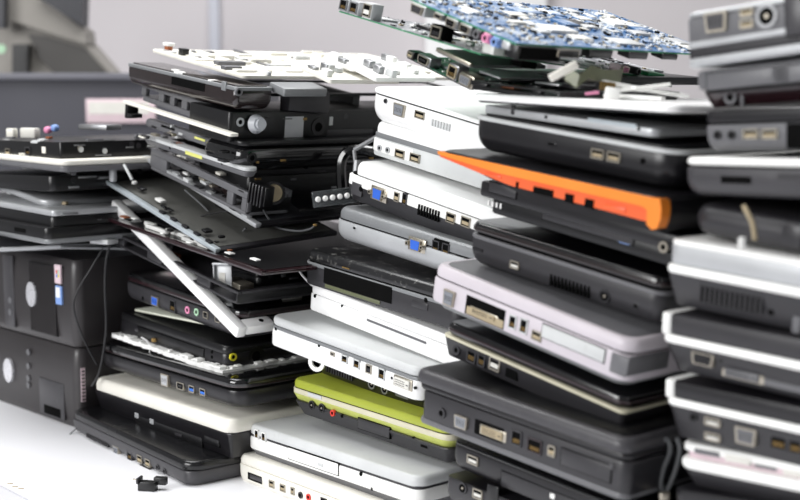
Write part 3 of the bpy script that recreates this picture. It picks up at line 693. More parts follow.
# black guts, lower right of the heap
for (A, B, D, tp, lab) in (((200,154),(250,170),1.56,32,'matt black laptop shell shadowed under the glossy rounded one'),
        ((215,200),(262,212),1.57,14,'black laptop shell behind the riveted screen panel, with loose wires over it'),
        ((215,238),(262,249),1.56,17,'black laptop shell level with the white rod, right of the fanned screens'),
        ((210,262),(258,274),1.56,16,'black laptop shell under the white rod, where the white wire starts')):
    laptop('gutted_laptop', lab, 'gutted laptop', A, B, D, tp, [('shell',0,.8,'black','box',.002,.006),('rim',.8,1,'dark','box',.001,.006,(.001,.001,.001))],(), W=.30)
laptop('gutted_laptop','thin grey laptop chassis beside the foot of the white screen surround','gutted laptop',(200,296),(243,311),1.58,10,
   [('base',0,1,'mid_grey','box',.0012,.006)],(), W=.28)
block('paper_label','small pale label lying upright in the dark gap above the grey thin chassis','label',292,297,1.50,(.028,.001,.006),'paper')
block('white_rod','thin white rod lying flat right of the fanned screens','rod',275,248,1.49,(.034,.004,.0028),'white')
# curved black strap and silver hinge at the white stack
b = MB(); pts = [at(x,y,1.49) for x,y in ((342,190),(341,165),(346,153),(356,150),(372,152))]; b.tube(pts,.006,'black_gloss'); tag(b.build('black_tube'),'curved glossy black tube rising beside the white stack','tube')
b = MB(); P = [at(x,y,1.44) for x,y in ((356,172),(354,150),(378,136))]; b.tube([P[0],P[1]],.0022,'steel',sub=1); b.tube([P[1],P[2]],.0025,'steel',sub=1); b.tube([at(357,160,1.44),P[0]],.004,'steel',sub=1)
tag(b.build('bent_bracket'),'bent silver bracket poking out left of the two round audio jacks','bracket')
# ribbed duct and fan
r = empty('cooling_duct', Matrix.Translation(at(259,194,1.44)) @ Matrix.Rotation(math.radians(-41),4,'Z') @ Matrix.Rotation(math.radians(12),4,'Y')); tag(r,'ribbed black cooling duct at the near corner of the brown-gutted shell','cooling duct')
b = MB(); b.bbox((-.012,-.004,-.011),(.014,.01,.011),'black'); b.build('body', r)
for i in range(5): b = MB(); b.bbox((-.010+.005*i,-.008,-.012),(-.0075+.005*i,-.003,.012),'dark',.0004); b.build('rib', r)
P = at(274,193,1.45); b = MB(); b.cyl((0,0,0),.010,.006,'tan',seg=24); b.ring((0,-.002,0),.013,.0105,.008,'dark'); o = b.build('small_fan'); o.matrix_world = Matrix.Translation(P) @ Matrix.Rotation(math.radians(25),4,'Z'); tag(o,'small tan round fan in a black ring beside the ribbed duct','fan')

# cables
def cable(name, label, pts, r, m, cat='cable', plugs=()):
    b = MB(); b.tube([at(*p) for p in pts], r, m); o = b.build(name); tag(o, label, cat)
    for p, pr, pm in plugs:
        q = MB(); c = at(*p); q.loft(pr*2.2, pr*2, pr*1.6, pm, r=pr*.5, off=(c.x-pr, c.y-pr, c.z-pr*.8)); q.build('plug', o)
cable('white_wire','thin white wire curving down onto the white disc-slot laptop',[(276,256,1.47),(285,260,1.45),(296,267,1.44),(303,276,1.43),(312,285,1.42),(318,287,1.42)],.0013,'cable_white')
cable('antenna_wire','thin black wire looping over the scratched grey screen back',[(156,222,1.58),(170,226,1.56),(195,218,1.53),(220,212,1.51),(240,211,1.5)],.0009,'cable_black')
cable('antenna_wire','grey wire running diagonally down across the scratched grey screen back',[(185,190,1.57),(205,208,1.55),(225,230,1.52),(236,236,1.50),(246,228,1.49)],.0012,'cable_grey')
cable('antenna_wire','dark wire with a tiny gold end in the hollow of the left heap',[(262,208,1.46),(275,226,1.46),(296,231,1.45),(310,229,1.44),(315,225,1.44)],.0012,'cable_grey',plugs=(((315,225,1.44),.002,'gold'),))
cable('hanging_cable','thin black cable hanging in front of the desktop computers, beside the left heap',[(110,245,1.60),(106,262,1.6),(105,290,1.6),(106,330,1.6),(100,370,1.6),(92,386,1.6)],.0016,'cable_black')
cable('hanging_cable','thin black cable bending leftwards across the upper desktop computer',[(103,248,1.6),(90,270,1.6),(77,292,1.6),(74,310,1.6),(84,340,1.6),(97,365,1.6)],.0010,'cable_black')
cable('antenna_wire','grey antenna wire on the white table with a green and a gold connector',[(77,428,1.60),(69,436,1.595),(68,447,1.57),(75,452,1.555),(90,453,1.55)],.0009,'cable_grey',plugs=(((91,456,1.54),.0035,'pale_green'),((100,460,1.52),.0028,'gold')))
cable('antenna_wire','short white wire with a gold tip dangling over the torn white strip',[(141,337,1.55),(148,342,1.55),(150,350,1.55),(148,357,1.55)],.001,'cable_white',plugs=(((148,358,1.55),.003,'gold'),((154,340,1.55),.003,'gold')))
cable('looped_cable','dark grey cable looped tightly beside the right stack, ending in a metal plug',[(660,440,1.0),(668,440,1.0),(670,452,1.0),(664,468,1.0),(661,484,1.0),(666,491,1.0),(672,480,1.0),(678,462,1.0),(680,448,1.0),(677,438,1.0)],.0022,'cable_grey',plugs=(((664,496,.99),.004,'metal'),))
# broken connector on the table
P = at(150,490,1); k = H/(H-P.z); P = Vector((P.x*k, k, .0))
r = empty('broken_connector', Matrix.Translation(P) @ Matrix.Rotation(math.radians(-12),4,'Z')); tag(r,'broken black plastic connector lying alone on the white table, bottom left','connector')
b = MB(); b.bbox((-.012,-.006,0),(.008,.004,.010),'black'); b.build('body', r)
b = MB(); b.bbox((-.013,-.008,.008),(-.010,.006,.014),'charcoal'); b.build('flange', r)
b = MB(); b.bbox((.004,0,.006),(.018,.008,.014),'black'); b.bbox((-.020,.0,.010),(-.010,.002,.011),'metal',.0002); b.build('cable_stub', r)
for (px, py) in ((10,484),(15,487),(21,489)):
    P = at(px,py,1); k = H/(H-P.z); b = MB(); b.bbox((-.003,-.001,0),(.003,.001,.0008),'tan',.0002); o = b.build('crumb'); o.location = (P.x*k,k,0); tag(o,'tiny brown crumb in the seam between the two tabletops','crumb','','') ; o['group'] = 'crumbs in the table seam'

# white plate with clutter on top of the left heap
r, M, L = slab('keyboard_plate','battered white keyboard plate lying on top of the left heap, with copper posts','keyboard plate',(151,52),(243,79),D1u+.0,.004,.34,'cream',r=.006)
for i in range(64):
    b = MB(); x = random.uniform(.005,L-.02); y = random.uniform(.0,.30); h = random.uniform(.001,.005); k_ = i % 2
    b.bbox((x,y,.004),(x+random.uniform(.004,.012) if k_ else x+random.uniform(.02,.05),y+(random.uniform(.02,.05) if k_ else random.uniform(.003,.008)),.004+h),('cream','light_grey','cream','paper','mid_grey')[i%5],.0006); b.build('rib', r)  # mid-grey ribs stand in for crumbs of shadow, painted as colour
for x, y in ((.02,.012),(L-.03,.14),(L-.02,.21)):
    b = MB(); b.cyl((x,y,.004),.005,.008,'copper',axis='z',seg=14); b.cyl((x,y,.011),.0075,.003,'white',axis='z',seg=14); b.build('copper_post', r)
b = MB(); b.bbox((.045,.01,.004),(.055,.02,.012),'black'); b.build('clip', r)
laptop('metal_cover','grey sheet-metal drive cover lying at the edge of the white keyboard plate','metal cover',(270,82),(285,89),1.46,8,[('cover',0,1,'silver_grey','box',.001,.002)],(),W=.06,L=.03)
for (A,B,D,W_,lab) in (((322,60),(352,72),1.50,.10,'white plastic bracket with ribs heaped right of the keyboard plate'),((345,66),(375,82),1.47,.09,'long white plastic trim piece beside the top white laptop'),((300,70),(330,84),1.46,.10,'cream plastic frame piece at the right edge of the heap top')):
    r, M, L = slab('plastic_piece',lab,'plastic piece',A,B,D,.005,W_,'white' if 'cream' not in lab else 'cream',r=.003)
    for i in range(8):
        b = MB(); x = random.uniform(0,L*.8); y = random.uniform(0,W_*.8); b.bbox((x,y,.004),(x+.012,y+.008,.005+random.uniform(.003,.009)),('white','light_grey','steel')[i%3],.0006); b.build('rib', r)


# ---- broken-off bits clinging to the gutted machines (parts of them)
def clutter(label_start, n, face='front', seed=1, cols=('light_grey','steel','dark','metal','black','cream','charcoal'), size=(.003,.014), zr=(.55,1.05), yr=(0,.03)):
    o = [q for q in bpy.data.objects if q.get('label','').startswith(label_start)][0]
    rnd = random.Random(seed); vs = [v.co for c in o.children if c.type=='MESH' for v in c.data.vertices if c.location.length < 1e-6]
    L = max(v.x for v in vs); W = max(v.y for v in vs); T = max(v.z for v in vs); z0 = min(v.z for v in vs); T -= z0
    for i in range(n):
        w = rnd.uniform(*size); h = rnd.uniform(.001,.0035); d = rnd.uniform(.003,.009); z = z0 + T*rnd.uniform(*zr)
        b = MB()
        if face == 'end' and rnd.random() < .3: b.cyl((0,-d*.1,0), min(w*.4,.0035), d*.6, rnd.choice(cols), seg=12)
        else: b.bbox((-w/2,-.0012,-h/2),(w/2,d,h/2), rnd.choice(cols), .0003)
        if face == 'front': c = b.build('module', o, (rnd.uniform(.006,L-.01), rnd.uniform(*yr), z))
        else: c = b.build('module', o, (L, rnd.uniform(.01,W-.02), z)); c.rotation_euler = (0,0,math.pi/2)
clutter('thin cream plastic', 8, seed=2, zr=(-.8,-.1), yr=(.002,.01))
clutter('grey palm rest with crumbs', 14, seed=3, zr=(.2,1.1), yr=(0,.004))
clutter('pale silver palm rest', 12, seed=4, zr=(.8,1.1), yr=(0,.02), cols=('white','light_grey','steel','copper'))
clutter('open grey laptop shell', 10, seed=5, zr=(.9,1.05), yr=(0,.02))
clutter('screen panel with a riveted', 22, seed=6, zr=(.8,1.8), yr=(0,.012), cols=('white','light_grey','dark','metal','black'))
clutter('narrow brown-edged', 12, seed=7, zr=(.8,1.6), yr=(.002,.02), cols=('white','black','dark','copper'))
clutter('screen with a pale blue', 8, seed=8, zr=(1.,1.6), yr=(.006,.02), cols=('white','black','dark'))
clutter('black laptop chassis with silver tape', 9, 'end', seed=9, zr=(.15,.9), cols=('dark','charcoal','grey','gold','charcoal'))
clutter('glossy black laptop shell with a screw', 6, 'end', seed=10, zr=(.1,.9), cols=('dark','gold','charcoal'), size=(.003,.008))
clutter('matt black laptop shell', 12, 'end', seed=11, zr=(.1,1.3), cols=('dark','steel','charcoal','gold','mid_grey'))
clutter('black laptop shell behind the riveted', 14, 'end', seed=12, zr=(.1,1.4), cols=('dark','steel','charcoal','tan','mid_grey'))
clutter('black laptop shell level', 12, 'end', seed=13, zr=(.1,1.2), cols=('dark','charcoal','mid_grey','light_grey'))
clutter('black laptop shell under the white rod', 10, 'end', seed=14, zr=(.1,1.2), cols=('dark','charcoal','mid_grey'))
clutter('glossy dark brown palm', 6, seed=15, zr=(.95,1.05), yr=(0,.01), cols=('silver','white','dark'))

# ================================================================== DESKTOPS AND THE HEAP ON THEM
td = math.radians(46); DU = Vector((math.cos(td), -math.sin(td), 0)); DW = Vector((math.sin(td), math.cos(td), 0))
P = at(79,431,1); k = H/(H-P.z); NP = Vector((P.x*k, k, 0))
def level(z, L, shift=(0,0)):
    o = NP - DU*L + DU*shift[0] + DW*shift[1]
    return Matrix(((DU.x,DW.x,0,o.x),(DU.y,DW.y,0,o.y),(0,0,1,z),(0,0,0,1)))
mat('case_black','#302d2e',.34,scale=12)
mat('case_ridge','#1c1b1c',.45,scale=12)
mat('oval_silver','#d6d6da',.25,.4)
def desktop(label, z, T, ports, ridge, shift):
    root, Mb, L, T = laptop('desktop_computer', label, 'desktop computer', None, None, None, None,
       [('case',0,1,'case_black','round',.006,.014)], ports, W=.36, L=.36, T=T, M0=level(z,.36,shift), group='desktop computers behind the left heap')
    return root, L, T
r1, L, T = desktop('lower black desktop computer, lying on the table, with a grey drive panel',0.0,.104,[],0,(0,0))
r2, L, T = desktop('black desktop computer with ridged front and a windowed sticker, the upper of two',.1055,.112,[],0,(0,0))
def front(root, name, mk, px, py):
    Mi = root.matrix_world.inverted(); cam = Mi @ Vector((0,0,H)); d = Mi.to_3x3() @ ray(px,py); P = cam + d*(-cam.y/d.y)
    b = MB(); mk(b); return b.build(name, root, (P.x, 0, P.z))
bpy.context.view_layer.update()
def oval(b): 
    n = 28; b.prism([(.0125*math.cos(2*math.pi*i/n), .0165*math.sin(2*math.pi*i/n)) for i in range(n)], -.0035, .002, 'oval_silver')
front(r2,'badge',oval,33,294); front(r1,'badge',oval,10,370)
def ridges(b):
    b.box((-.034,-.0005,-.048),(.034,.002,.044),'case_ridge')
    for i in range(16): b.box((-.033+i*.0043,-.0016,-.047),(-.031+i*.0043,.001,.043),'case_black')
front(r2,'ridged_panel',ridges,43,297)
def sticker4(b):
    b.box((-.0075,-.0022,-.012),(.0075,0,.012),'pinkish')
    for i,(x,z,c) in enumerate(((-.003,.001,'red'),(.001,.001,'pale_green'),(-.003,-.004,'usb_blue'),(.001,-.004,'yellow'))): b.box((x,-.0026,z),(x+.003,0,z+.004),c)
front(r2,'sticker',sticker4,59,274)
def sticker_b(b): b.box((-.0075,-.0022,-.012),(.0075,0,.012),'sky_blue'); b.box((-.006,-.0026,-.003),(.004,0,.010),'white')
front(r2,'sticker',sticker_b,60,295)
front(r2,'side_strip',lambda b: b.bbox((-.014,-.001,-.05),(.014,.002,.048),'grey'),9,290)
for py in (300,312): front(r2,'button',lambda b: b.cyl((0,-.0018,0),.0045,.002,'mid_grey',seg=14),11,py)
front(r1,'drive_panel',lambda b: b.bbox((-.032,-.001,-.022),(.032,.002,.026),'grey'),52,400)
front(r1,'drive_slot',lambda b: b.bbox((-.022,-.0014,-.006),(.022,.002,.006),'hole'),53,411)
for py in (352,366,378,385): front(r1,'button',lambda b: b.cyl((0,-.0018,0),.0042,.002,'mid_grey',seg=14),29,py)
for rr, py in ((r1,385),(r2,325)):
    pass
Mi = r1.matrix_world.inverted(); cam_ = Mi @ Vector((0,0,H)); d = Mi.to_3x3() @ ray(83,385); P = cam_ + d*((L-cam_.x)/d.x)
b = MB(); b.box((0,-.003,-.022),(.0008,.003,.022),'pinkish'); 
for i in range(9): b.box((.0006,-.002,-.02+i*.0046),(.0012,.002,-.018+i*.0046),'dark')
b.build('label_strip', r1, (L, P.y, P.z))

# lids and bases on the desktops
zt = .2185
G0 = 'gutted laptops heaped on the desktop computers'
slab('laptop_cover','grey laptop cover with a bright silver edge lying on the upper desktop computer','laptop cover',(-30,254),(116,247),1.60,.004,.22,'lcd_face',rimm='silver',rim=.003,th=-18)
slab('laptop_cover','pale grey thin panel jutting left under the brown-edged screen panel','laptop cover',(60,249),(128,250),1.62,.003,.15,'silver_grey',th=-6)
def heap(lab, A, B, D, tp, layers, ports=(), W=.26, end=(), name='gutted_laptop', cat='gutted laptop', roll=0):
    return laptop(name, lab, cat, A, B, D, tp, layers, ports, W=W, L=None, end_ports=end, group=None, roll=roll)
heap('black gutted laptop with a greyish bottom edge, lowest of the blurred heap at left',(-60,210),(46,228),1.78,15,[('base',0,.4,'silver_grey','round',.004,.01),('shell',.3,1,'black','box',.002,.008)],[('window',20,230,30,5)])
heap('dark gutted laptop with a bright edge strip, second lowest in the blurred heap',(-50,193),(52,211),1.78,18,[('base',0,.7,'black','box',.002,.008),('edge_strip',.72,1,'silver','box',.001,.006,(-.004,-.001,0))])
heap('open laptop tray with pale silver rounded rim, middle of the blurred heap',(-10,180),(44,201),1.72,6,[('tray',0,1,'silver','round',.002,.02)])
heap('black laptop base filling the shadow over the silver-rimmed tray',(-40,172),(50,176),1.76,14,[('base',0,1,'black','box',.002,.008)],W=.22)
heap('pale beige rounded laptop lid above the black base in the blurred heap',(-40,150),(62,160),1.76,11,[('lid',0,.5,'mid_grey','hull',.006,.01),('top',.5,1,'cream','round',.003,.01)],W=.2)
heap('grey laptop part with a white bar along its end, in the blurred heap',(60,149),(86,152),1.70,14,[('base',0,.55,'mid_grey','box',.001,.004),('white_bar',.55,1,'white','round',.003,.004)],W=.22)
heap('black ribbed vent block standing in the blurred heap',(46,138),(62,141),1.72,18,[('block',0,1,'dark','box',.001,.002)],W=.06,end=[('vent',72,150,36,12)],name='vent_block',cat='vent block')
heap('dark chassis strip full of little sockets near the top of blurred heap',(-40,139),(60,142),1.78,16,[('base',0,1,'black','box',.001,.004)],[('usb',8,152,14,9),('ethernet',28,151,14,10),('plate',44,150,10,8,'cream')],W=.3)

P = at(69,165,1.60); b = MB(); b.loft(.024,.02,.018,'white',r=.008,style='round',b=.006,off=(-.012,-.01,-.009)); b.cyl((.004,-.014,-.003),.007,.01,'light_grey'); o = b.build('plastic_lump'); o.matrix_world = Matrix.Translation(P); tag(o,'round white plastic lump standing out in the blurred heap above the silver-rimmed tray','plastic lump')
clutter('dark chassis strip full', 30, seed=21, zr=(.2,1.2), yr=(0,.03), size=(.006,.022), cols=('light_grey','steel','cream','metal','mid_grey','copper'))
clutter('dark chassis strip full', 24, 'end', seed=22, zr=(.2,1.2), size=(.006,.025), cols=('light_grey','steel','dark','metal','mid_grey','charcoal'))
clutter('black laptop base filling', 14, 'end', seed=23, zr=(.2,1.2), size=(.008,.025), cols=('steel','dark','mid_grey','charcoal'))
clutter('dark gutted laptop with a bright', 16, 'end', seed=24, zr=(.1,.9), size=(.008,.025), cols=('steel','dark','mid_grey','charcoal','black'))
clutter('dark gutted laptop with a bright', 12, seed=25, zr=(.1,.9), size=(.006,.02), cols=('steel','dark','mid_grey','charcoal','grey'))
clutter('black gutted laptop with a greyish', 14, seed=26, zr=(.1,1.1), size=(.006,.02), cols=('steel','dark','mid_grey','charcoal','light_grey'))
# white foam-like corner of the bezel piece by the heap
# crate, card
def odd(name, label, cat, px, py, D, size, m, rz=-30, ry=0, rnd=False):
    b = MB(); w, d_, h = size
    if rnd: b.loft(w, d_, h, m, r=min(w,d_)*.3, style='round', b=h*.4, off=(-w/2,-d_/2,-h/2))
    else: b.bbox((-w/2,-d_/2,-h/2),(w/2,d_/2,h/2), m, min(size)*.15)
    o = b.build(name); o.location = at(px,py,D); o.rotation_euler = (0,math.radians(ry),math.radians(rz)); tag(o,label,cat)
for a in (('plastic_clip','small cream clip standing at the left end of the blurred heap','clip',12,133,1.70,(.014,.01,.012),'cream'),
          ('connector_block','long cream connector block on the blurred heap, left of the pink knob','connector',30,133,1.70,(.028,.012,.013),'paper'),
          ('audio_connector','small pink round socket in the top row of the blurred heap','socket',48,130,1.68,(.009,.01,.009),'pink'),
          ('audio_connector','small blue round socket beside the pink one in the blurred heap','socket',55,128,1.68,(.009,.01,.009),'sky_blue'),
          ('connector_block','bright little metal block above the ribbed vent block','connector',43,141,1.66,(.012,.008,.006),'light_grey'),
          ('metal_strip','brushed metal strip lying at the top of the blurred heap, under the card','metal strip',100,127,1.72,(.05,.03,.007),'steel'),
          ('metal_strip','wide grey metal strip lying behind the bright white bar','metal strip',130,146,1.72,(.07,.03,.010),'silver_grey'),
          ('plastic_clip','rounded grey clip on the long beige lid of the blurred heap','clip',30,165,1.66,(.022,.01,.010),'light_grey'),
          ('plastic_clip','pale nub at the tip of the silver-rimmed tray','clip',11,190,1.70,(.008,.01,.011),'light_grey'),
          ('plastic_clip','tiny tan clip under the silver-rimmed tray','clip',64,203,1.62,(.011,.006,.004),'tan'),
          ('plastic_clip','pale clip poking from the grey cover on the upper desktop computer','clip',104,241,1.6,(.03,.02,.006),'light_grey'),
          ('metal_strip','bright narrow metal strip along the side of the dark stack base','metal strip',85,215,1.66,(.07,.01,.004),'light_grey'),
          ('hinge_piece','small grey hinge stub sticking up at the left tip of the fanned screens','hinge',113,175,1.59,(.008,.008,.016),'silver'),
          ('hinge_piece','bright thin metal pin standing by the hinge stub of the fanned screens','hinge',128,172,1.58,(.003,.003,.022),'light_grey',-30,-35)):
    odd(*a, rnd='audio' in a[0])
mat('crate','#3a3a42',.6,scale=10); mat('crate_rim','#65656d',.5)
CD = 2.6; xa = at(-60,77,CD).x; xb = at(262,77,CD).x; zt_ = at(0,74,CD).z + .04
r = empty('storage_crate', Matrix.Translation((xa,CD,-.04))); tag(r,'dark grey storage crate standing behind the blurred heap at left','crate')
b = MB(); w_ = xb-xa; b.bbox((0,0,0),(w_,.02,zt_-.01),'crate'); b.bbox((0,.38,0),(w_,.4,zt_-.01),'crate'); b.bbox((0,.02,0),(.02,.38,zt_-.01),'crate'); b.bbox((w_-.02,.02,0),(w_,.38,zt_-.01),'crate'); b.bbox((.02,.02,0),(w_-.02,.38,.02),'crate'); b.build('body', r)
b = MB(); b.bbox((-.008,-.01,zt_-.012),(w_+.008,.022,zt_+.002),'crate_rim',.002); b.build('rim', r); b = MB(); b.bbox((-.008,.378,zt_-.012),(w_+.008,.41,zt_+.002),'crate_rim',.002); b.build('rim', r)
P = at(120,111,CD-.006); b = MB(); b.bbox((-.068,0,-.024),(.07,.004,.024),'pinkish',.001); b.box((-.062,-.001,-.006),(.058,0,.018),'paper'); b.build('card', r, tuple(P - Vector((xa,CD,-.04))))
# side table carrying the crate and the old machine
b = MB(); b.bbox((-2.9,2.5,-.08),(.1,3.6,-.04),'table_grey',.003); o = b.build('back_table'); tag(o,'pale table at the back carrying the dark crate and the beige machine','table')
for lx, ly in ((-2.8,2.6),(0,2.6),(-2.8,3.5),(0,3.5)):
    q = MB(); q.bbox((lx-.025,ly-.025,-.74),(lx+.025,ly+.025,-.08),'mid_grey'); q.build('leg', o)

# blurred beige machine
mat('beige','#938f89',.6,scale=4); mat('beige_dark','#4a4846',.6,scale=4); mat('screen_dark','#28292f',.4)
DB = 2.95
r = empty('old_monitor', Matrix.Translation(at(60,-30,DB))); tag(r,'blurred dark monitor leaning at the top left edge over a beige keyboard','monitor')
def polyslab(px, D, t, m, name, par):
    """flat plate whose corners are given in the plane y = D, t thick"""
    b = MB(); o = par.matrix_world.translation if par else Vector((0,0,0)); pts = [at(x,y,D) for x,y in px]
    b.prism([(p.x-o.x, p.z-o.z) for p in pts], D-o.y, D-o.y+t, m); return b.build(name, par)
bpy.context.view_layer.update()
polyslab([(36,-40),(84,-40),(82,26),(38,-2)],DB,.06,'screen_dark','screen',r)
r = empty('beige_keyboard', Matrix.Translation(at(50,50,DB))); tag(r,'blurred beige slanted keyboard deck with dark keys at the top left, behind the crate','keyboard')
bpy.context.view_layer.update()
polyslab([(-20,-30),(36,-6),(84,30),(86,44),(40,30),(-20,10)],DB+.02,.10,'beige','palm_edge',r)
polyslab([(-20,10),(40,30),(86,44),(112,74),(112,90),(30,90),(-20,90)],DB+.04,.12,'beige','deck',r)
polyslab([(28,34),(44,36),(84,48),(106,72),(60,78),(40,60)],DB+.028,.012,'beige_dark','key_field',r)
polyslab([(12,44),(28,44),(27,78),(12,78)],DB+.0,.03,'black','dark_column',r)
polyslab([(-4,-30),(4,-30),(4,28),(-4,28)],DB-.02,.03,'screen_dark','dark_edge',r)
P = at(1,49,DB-.1); b = MB(); b.cyl((0,0,0),.010,.005,'pale_green',seg=14); b.build('lamp', r, tuple(P - r.location))

# ================================================================== CIRCUIT BOARDS ON THE MIDDLE STACK
def pcbmat(name, c1, c2, sc):
    m = bpy.data.materials.new(name); m.use_nodes = True; nt = m.node_tree; N = nt.nodes; K = nt.links; p = N['Principled BSDF']
    tc = N.new('ShaderNodeTexCoord'); mp = N.new('ShaderNodeMapping'); mp.inputs['Scale'].default_value = (sc, sc*.5, sc)
    K.new(tc.outputs['Object'], mp.inputs[0])
    n1 = N.new('ShaderNodeTexNoise'); n1.inputs['Scale'].default_value = 1; n1.inputs['Detail'].default_value = 6; n1.inputs['Roughness'].default_value = .7
    K.new(mp.outputs[0], n1.inputs['Vector'])
    v = N.new('ShaderNodeTexVoronoi'); v.inputs['Scale'].default_value = 2.6; v.distance = 'CHEBYCHEV'; K.new(mp.outputs[0], v.inputs['Vector'])
    rp = N.new('ShaderNodeValToRGB'); rp.color_ramp.interpolation = 'CONSTANT'; e = rp.color_ramp.elements; e[0].color = srgb(c1); e[1].position = .58; e[1].color = srgb(c2)
    e2 = rp.color_ramp.elements.new(.50); e2.color = [ (a*.75+b_*.25) for a, b_ in zip(srgb(c1), srgb(c2))]
    K.new(n1.outputs['Fac'], rp.inputs[0])
    r2 = N.new('ShaderNodeValToRGB'); r2.color_ramp.interpolation = 'CONSTANT'; r2.color_ramp.elements[0].color = srgb(c2); r2.color_ramp.elements[1].position = .11; r2.color_ramp.elements[1].color = (0,0,0,1)
    K.new(v.outputs['Distance'], r2.inputs[0])
    mx = N.new('ShaderNodeMix'); mx.data_type = 'RGBA'; mx.blend_type = 'LIGHTEN'; mx.inputs[0].default_value = .8; K.new(rp.outputs[0], mx.inputs[6]); K.new(r2.outputs[0], mx.inputs[7])
    K.new(mx.outputs[2], p.inputs['Base Color']); p.inputs['Roughness'].default_value = .35; MATS[name] = m
pcbmat('pcb_blue', '#47709e', '#dfe6ee', 45); pcbmat('pcb_mixed', '#35795a', '#c9ccd0', 70); pcbmat('pcb_grey', '#5c5f66', '#d4d5d8', 60)  # pale blotches of pcb_blue: silkscreen and traces, with glare painted into the colour
def board(label, A, B, D, W, m, edge, roll=0, chips=30, specks=420, conns=(), seed=1, back=(), cols=('black','light_grey','white','dark','silver','paper')):
    rnd = random.Random(seed)
    M, L = pose(A, B, D, TH, roll); root = empty('circuit_board', M); tag(root, label, 'circuit board'); T = .0016
    b = MB(); b.box((0,0,0),(L,W,T*.7), edge); b.box((.0004,.0004,T*.7),(L-.0004,W-.0004,T), m); b.build('board', root)
    for i in range(chips):
        b = MB(); x = rnd.uniform(.012,L-.03); y = rnd.uniform(.016,W-.03); w = rnd.choice((.006,.009,.013,.02)); d_ = w*rnd.choice((.6,1,1.8))
        b.bbox((x,y,T),(min(x+w,L-.003),min(y+d_,W-.003),T+rnd.uniform(.0008,.003)), rnd.choice(cols), .0003); b.build('chip', root)
    b = MB()
    for i in range(specks):
        x = rnd.uniform(.002,L-.006); y = rnd.uniform(.002,W-.006); w = rnd.uniform(.001,.0035); 
        b.box((x,y,T),(x+w,y+w*rnd.uniform(.5,1.6),T+rnd.uniform(.0005,.0018)), rnd.choice(cols+('tan','white','hole')))
    tag(b.build('surface_components', root), kind='stuff')
    Mi = M.inverted(); cam = Mi @ Vector((0,0,H)); R = Mi.to_3x3()
    for c in list(conns)+list(back):
        kind, px, w, h, body, cc = c[:6]; under = len(c) > 6 and c[6]
        end = len(c) > 7 and c[7]
        if not end:
            # px -> local x on the front edge
            d = R @ ray(px, A[1] + (B[1]-A[1])*(px-A[0])/(B[0]-A[0])); P = cam + d*(-cam.y/d.y); x = P.x
            zc = -h/2e3 if under else T + h/2e3
            q = MB(); q.bbox((-w/2e3,0,-h/2e3),(w/2e3,.014,h/2e3), body, .0004); o = q.build('connector', root, (x,-.002,zc))
        else:
            d = R @ ray(px, B[1]); P = cam + d*((L-cam.x)/d.x); zc = -h/2e3 if under else T + h/2e3
            q = MB(); q.bbox((-w/2e3,0,-h/2e3),(w/2e3,.014,h/2e3), body, .0004); o = q.build('connector', root, (L+.002,min(P.y,W-.01),zc)); o.rotation_euler = (0,0,math.pi/2)
        if kind:
            f = fitting(kind, 0, 0, -.0004, o, w=w*.86, h=None if kind in ('jack','power') else h*.8, c=cc) if kind not in ('jack',) else fitting('jack',0,0,-.0006,o,w=min(w,h)*.95,c=cc)
    return root, M, L
board('thin green-edged circuit board jutting far left, with two network sockets at its tip',(339,12),(481,55),1.27,.33,'pcb_grey','pcb_green',roll=-4.5,seed=3,chips=26,specks=300,
   conns=[('ethernet',344,13,13,'silver','steel'),('ethernet',354,13,13,'silver','steel'),('usb',367,13,15,'light_grey','paper')],
   back=[('usb',436,16,13,'hole','dark'),('vga',626,12,7,'pinkish','pink',False,True),('jack',626,8,7,'pink','pink',False,True),('jack',640,7,7,'dark','dark',False,True),(None,505,34,8,'white',None,False,True),(None,530,20,6,'hole',None,True,True),(None,660,26,4,'pcb_green',None,False,True),(None,675,12,6,'light_grey',None,True,True)])
board('large blue circuit board crowded with silvery parts, on top of the middle stack',(396,-6),(516,45),1.17,.285,'pcb_blue','pcb_green',roll=-1,seed=5,chips=70,specks=900,cols=('light_grey','pcb_blue','silver','paper','white','black','pcb_blue'),
   conns=[('vga',421,18,9,'silver','grey',True),('usb',441,11,6,'steel','dark',True),('hdmi',454,14,8,'steel','dark',True),('hdmi',468,14,8,'steel','dark',True),('jack',480,8,8,'dark','mid_grey',True),('jack',489,8,8,'pink','pink',True),('jack',498,8,8,'sky_blue','sky_blue',True),(None,508,9,6,'silver',None,True)],
   back=[('window',540,54,12,'black','hole',True,True),('dvi',568,34,8,'steel','dark',True,True),(None,602,30,7,'dark',None,True,True),(None,640,26,6,'charcoal',None,True,True),(None,672,22,5,'dark',None,True,True)])
board('small circuit board with four metal sockets resting on the top white laptop',(407,58),(470,90),1.24,.12,'pcb_mixed','charcoal',seed=8,chips=16,specks=90,
   conns=[('usb',411,9,7,'dark','tan'),('hdmi',424,18,9,'steel','tan'),('ethernet',452,13,14,'steel','tan'),('vga',466,18,11,'metal','grey_insert')])
slab('metal_plate','dull metal cover plate with a bent rim, tucked under the green-edged board','metal plate',(436,52),(470,68),1.20,.003,.10,'steel',rimm='metal',r=.003)
slab('metal_plate','flat grey metal strip with two raised pads, above the white cover','metal plate',(478,72),(500,80),1.16,.002,.09,'steel',r=.002)
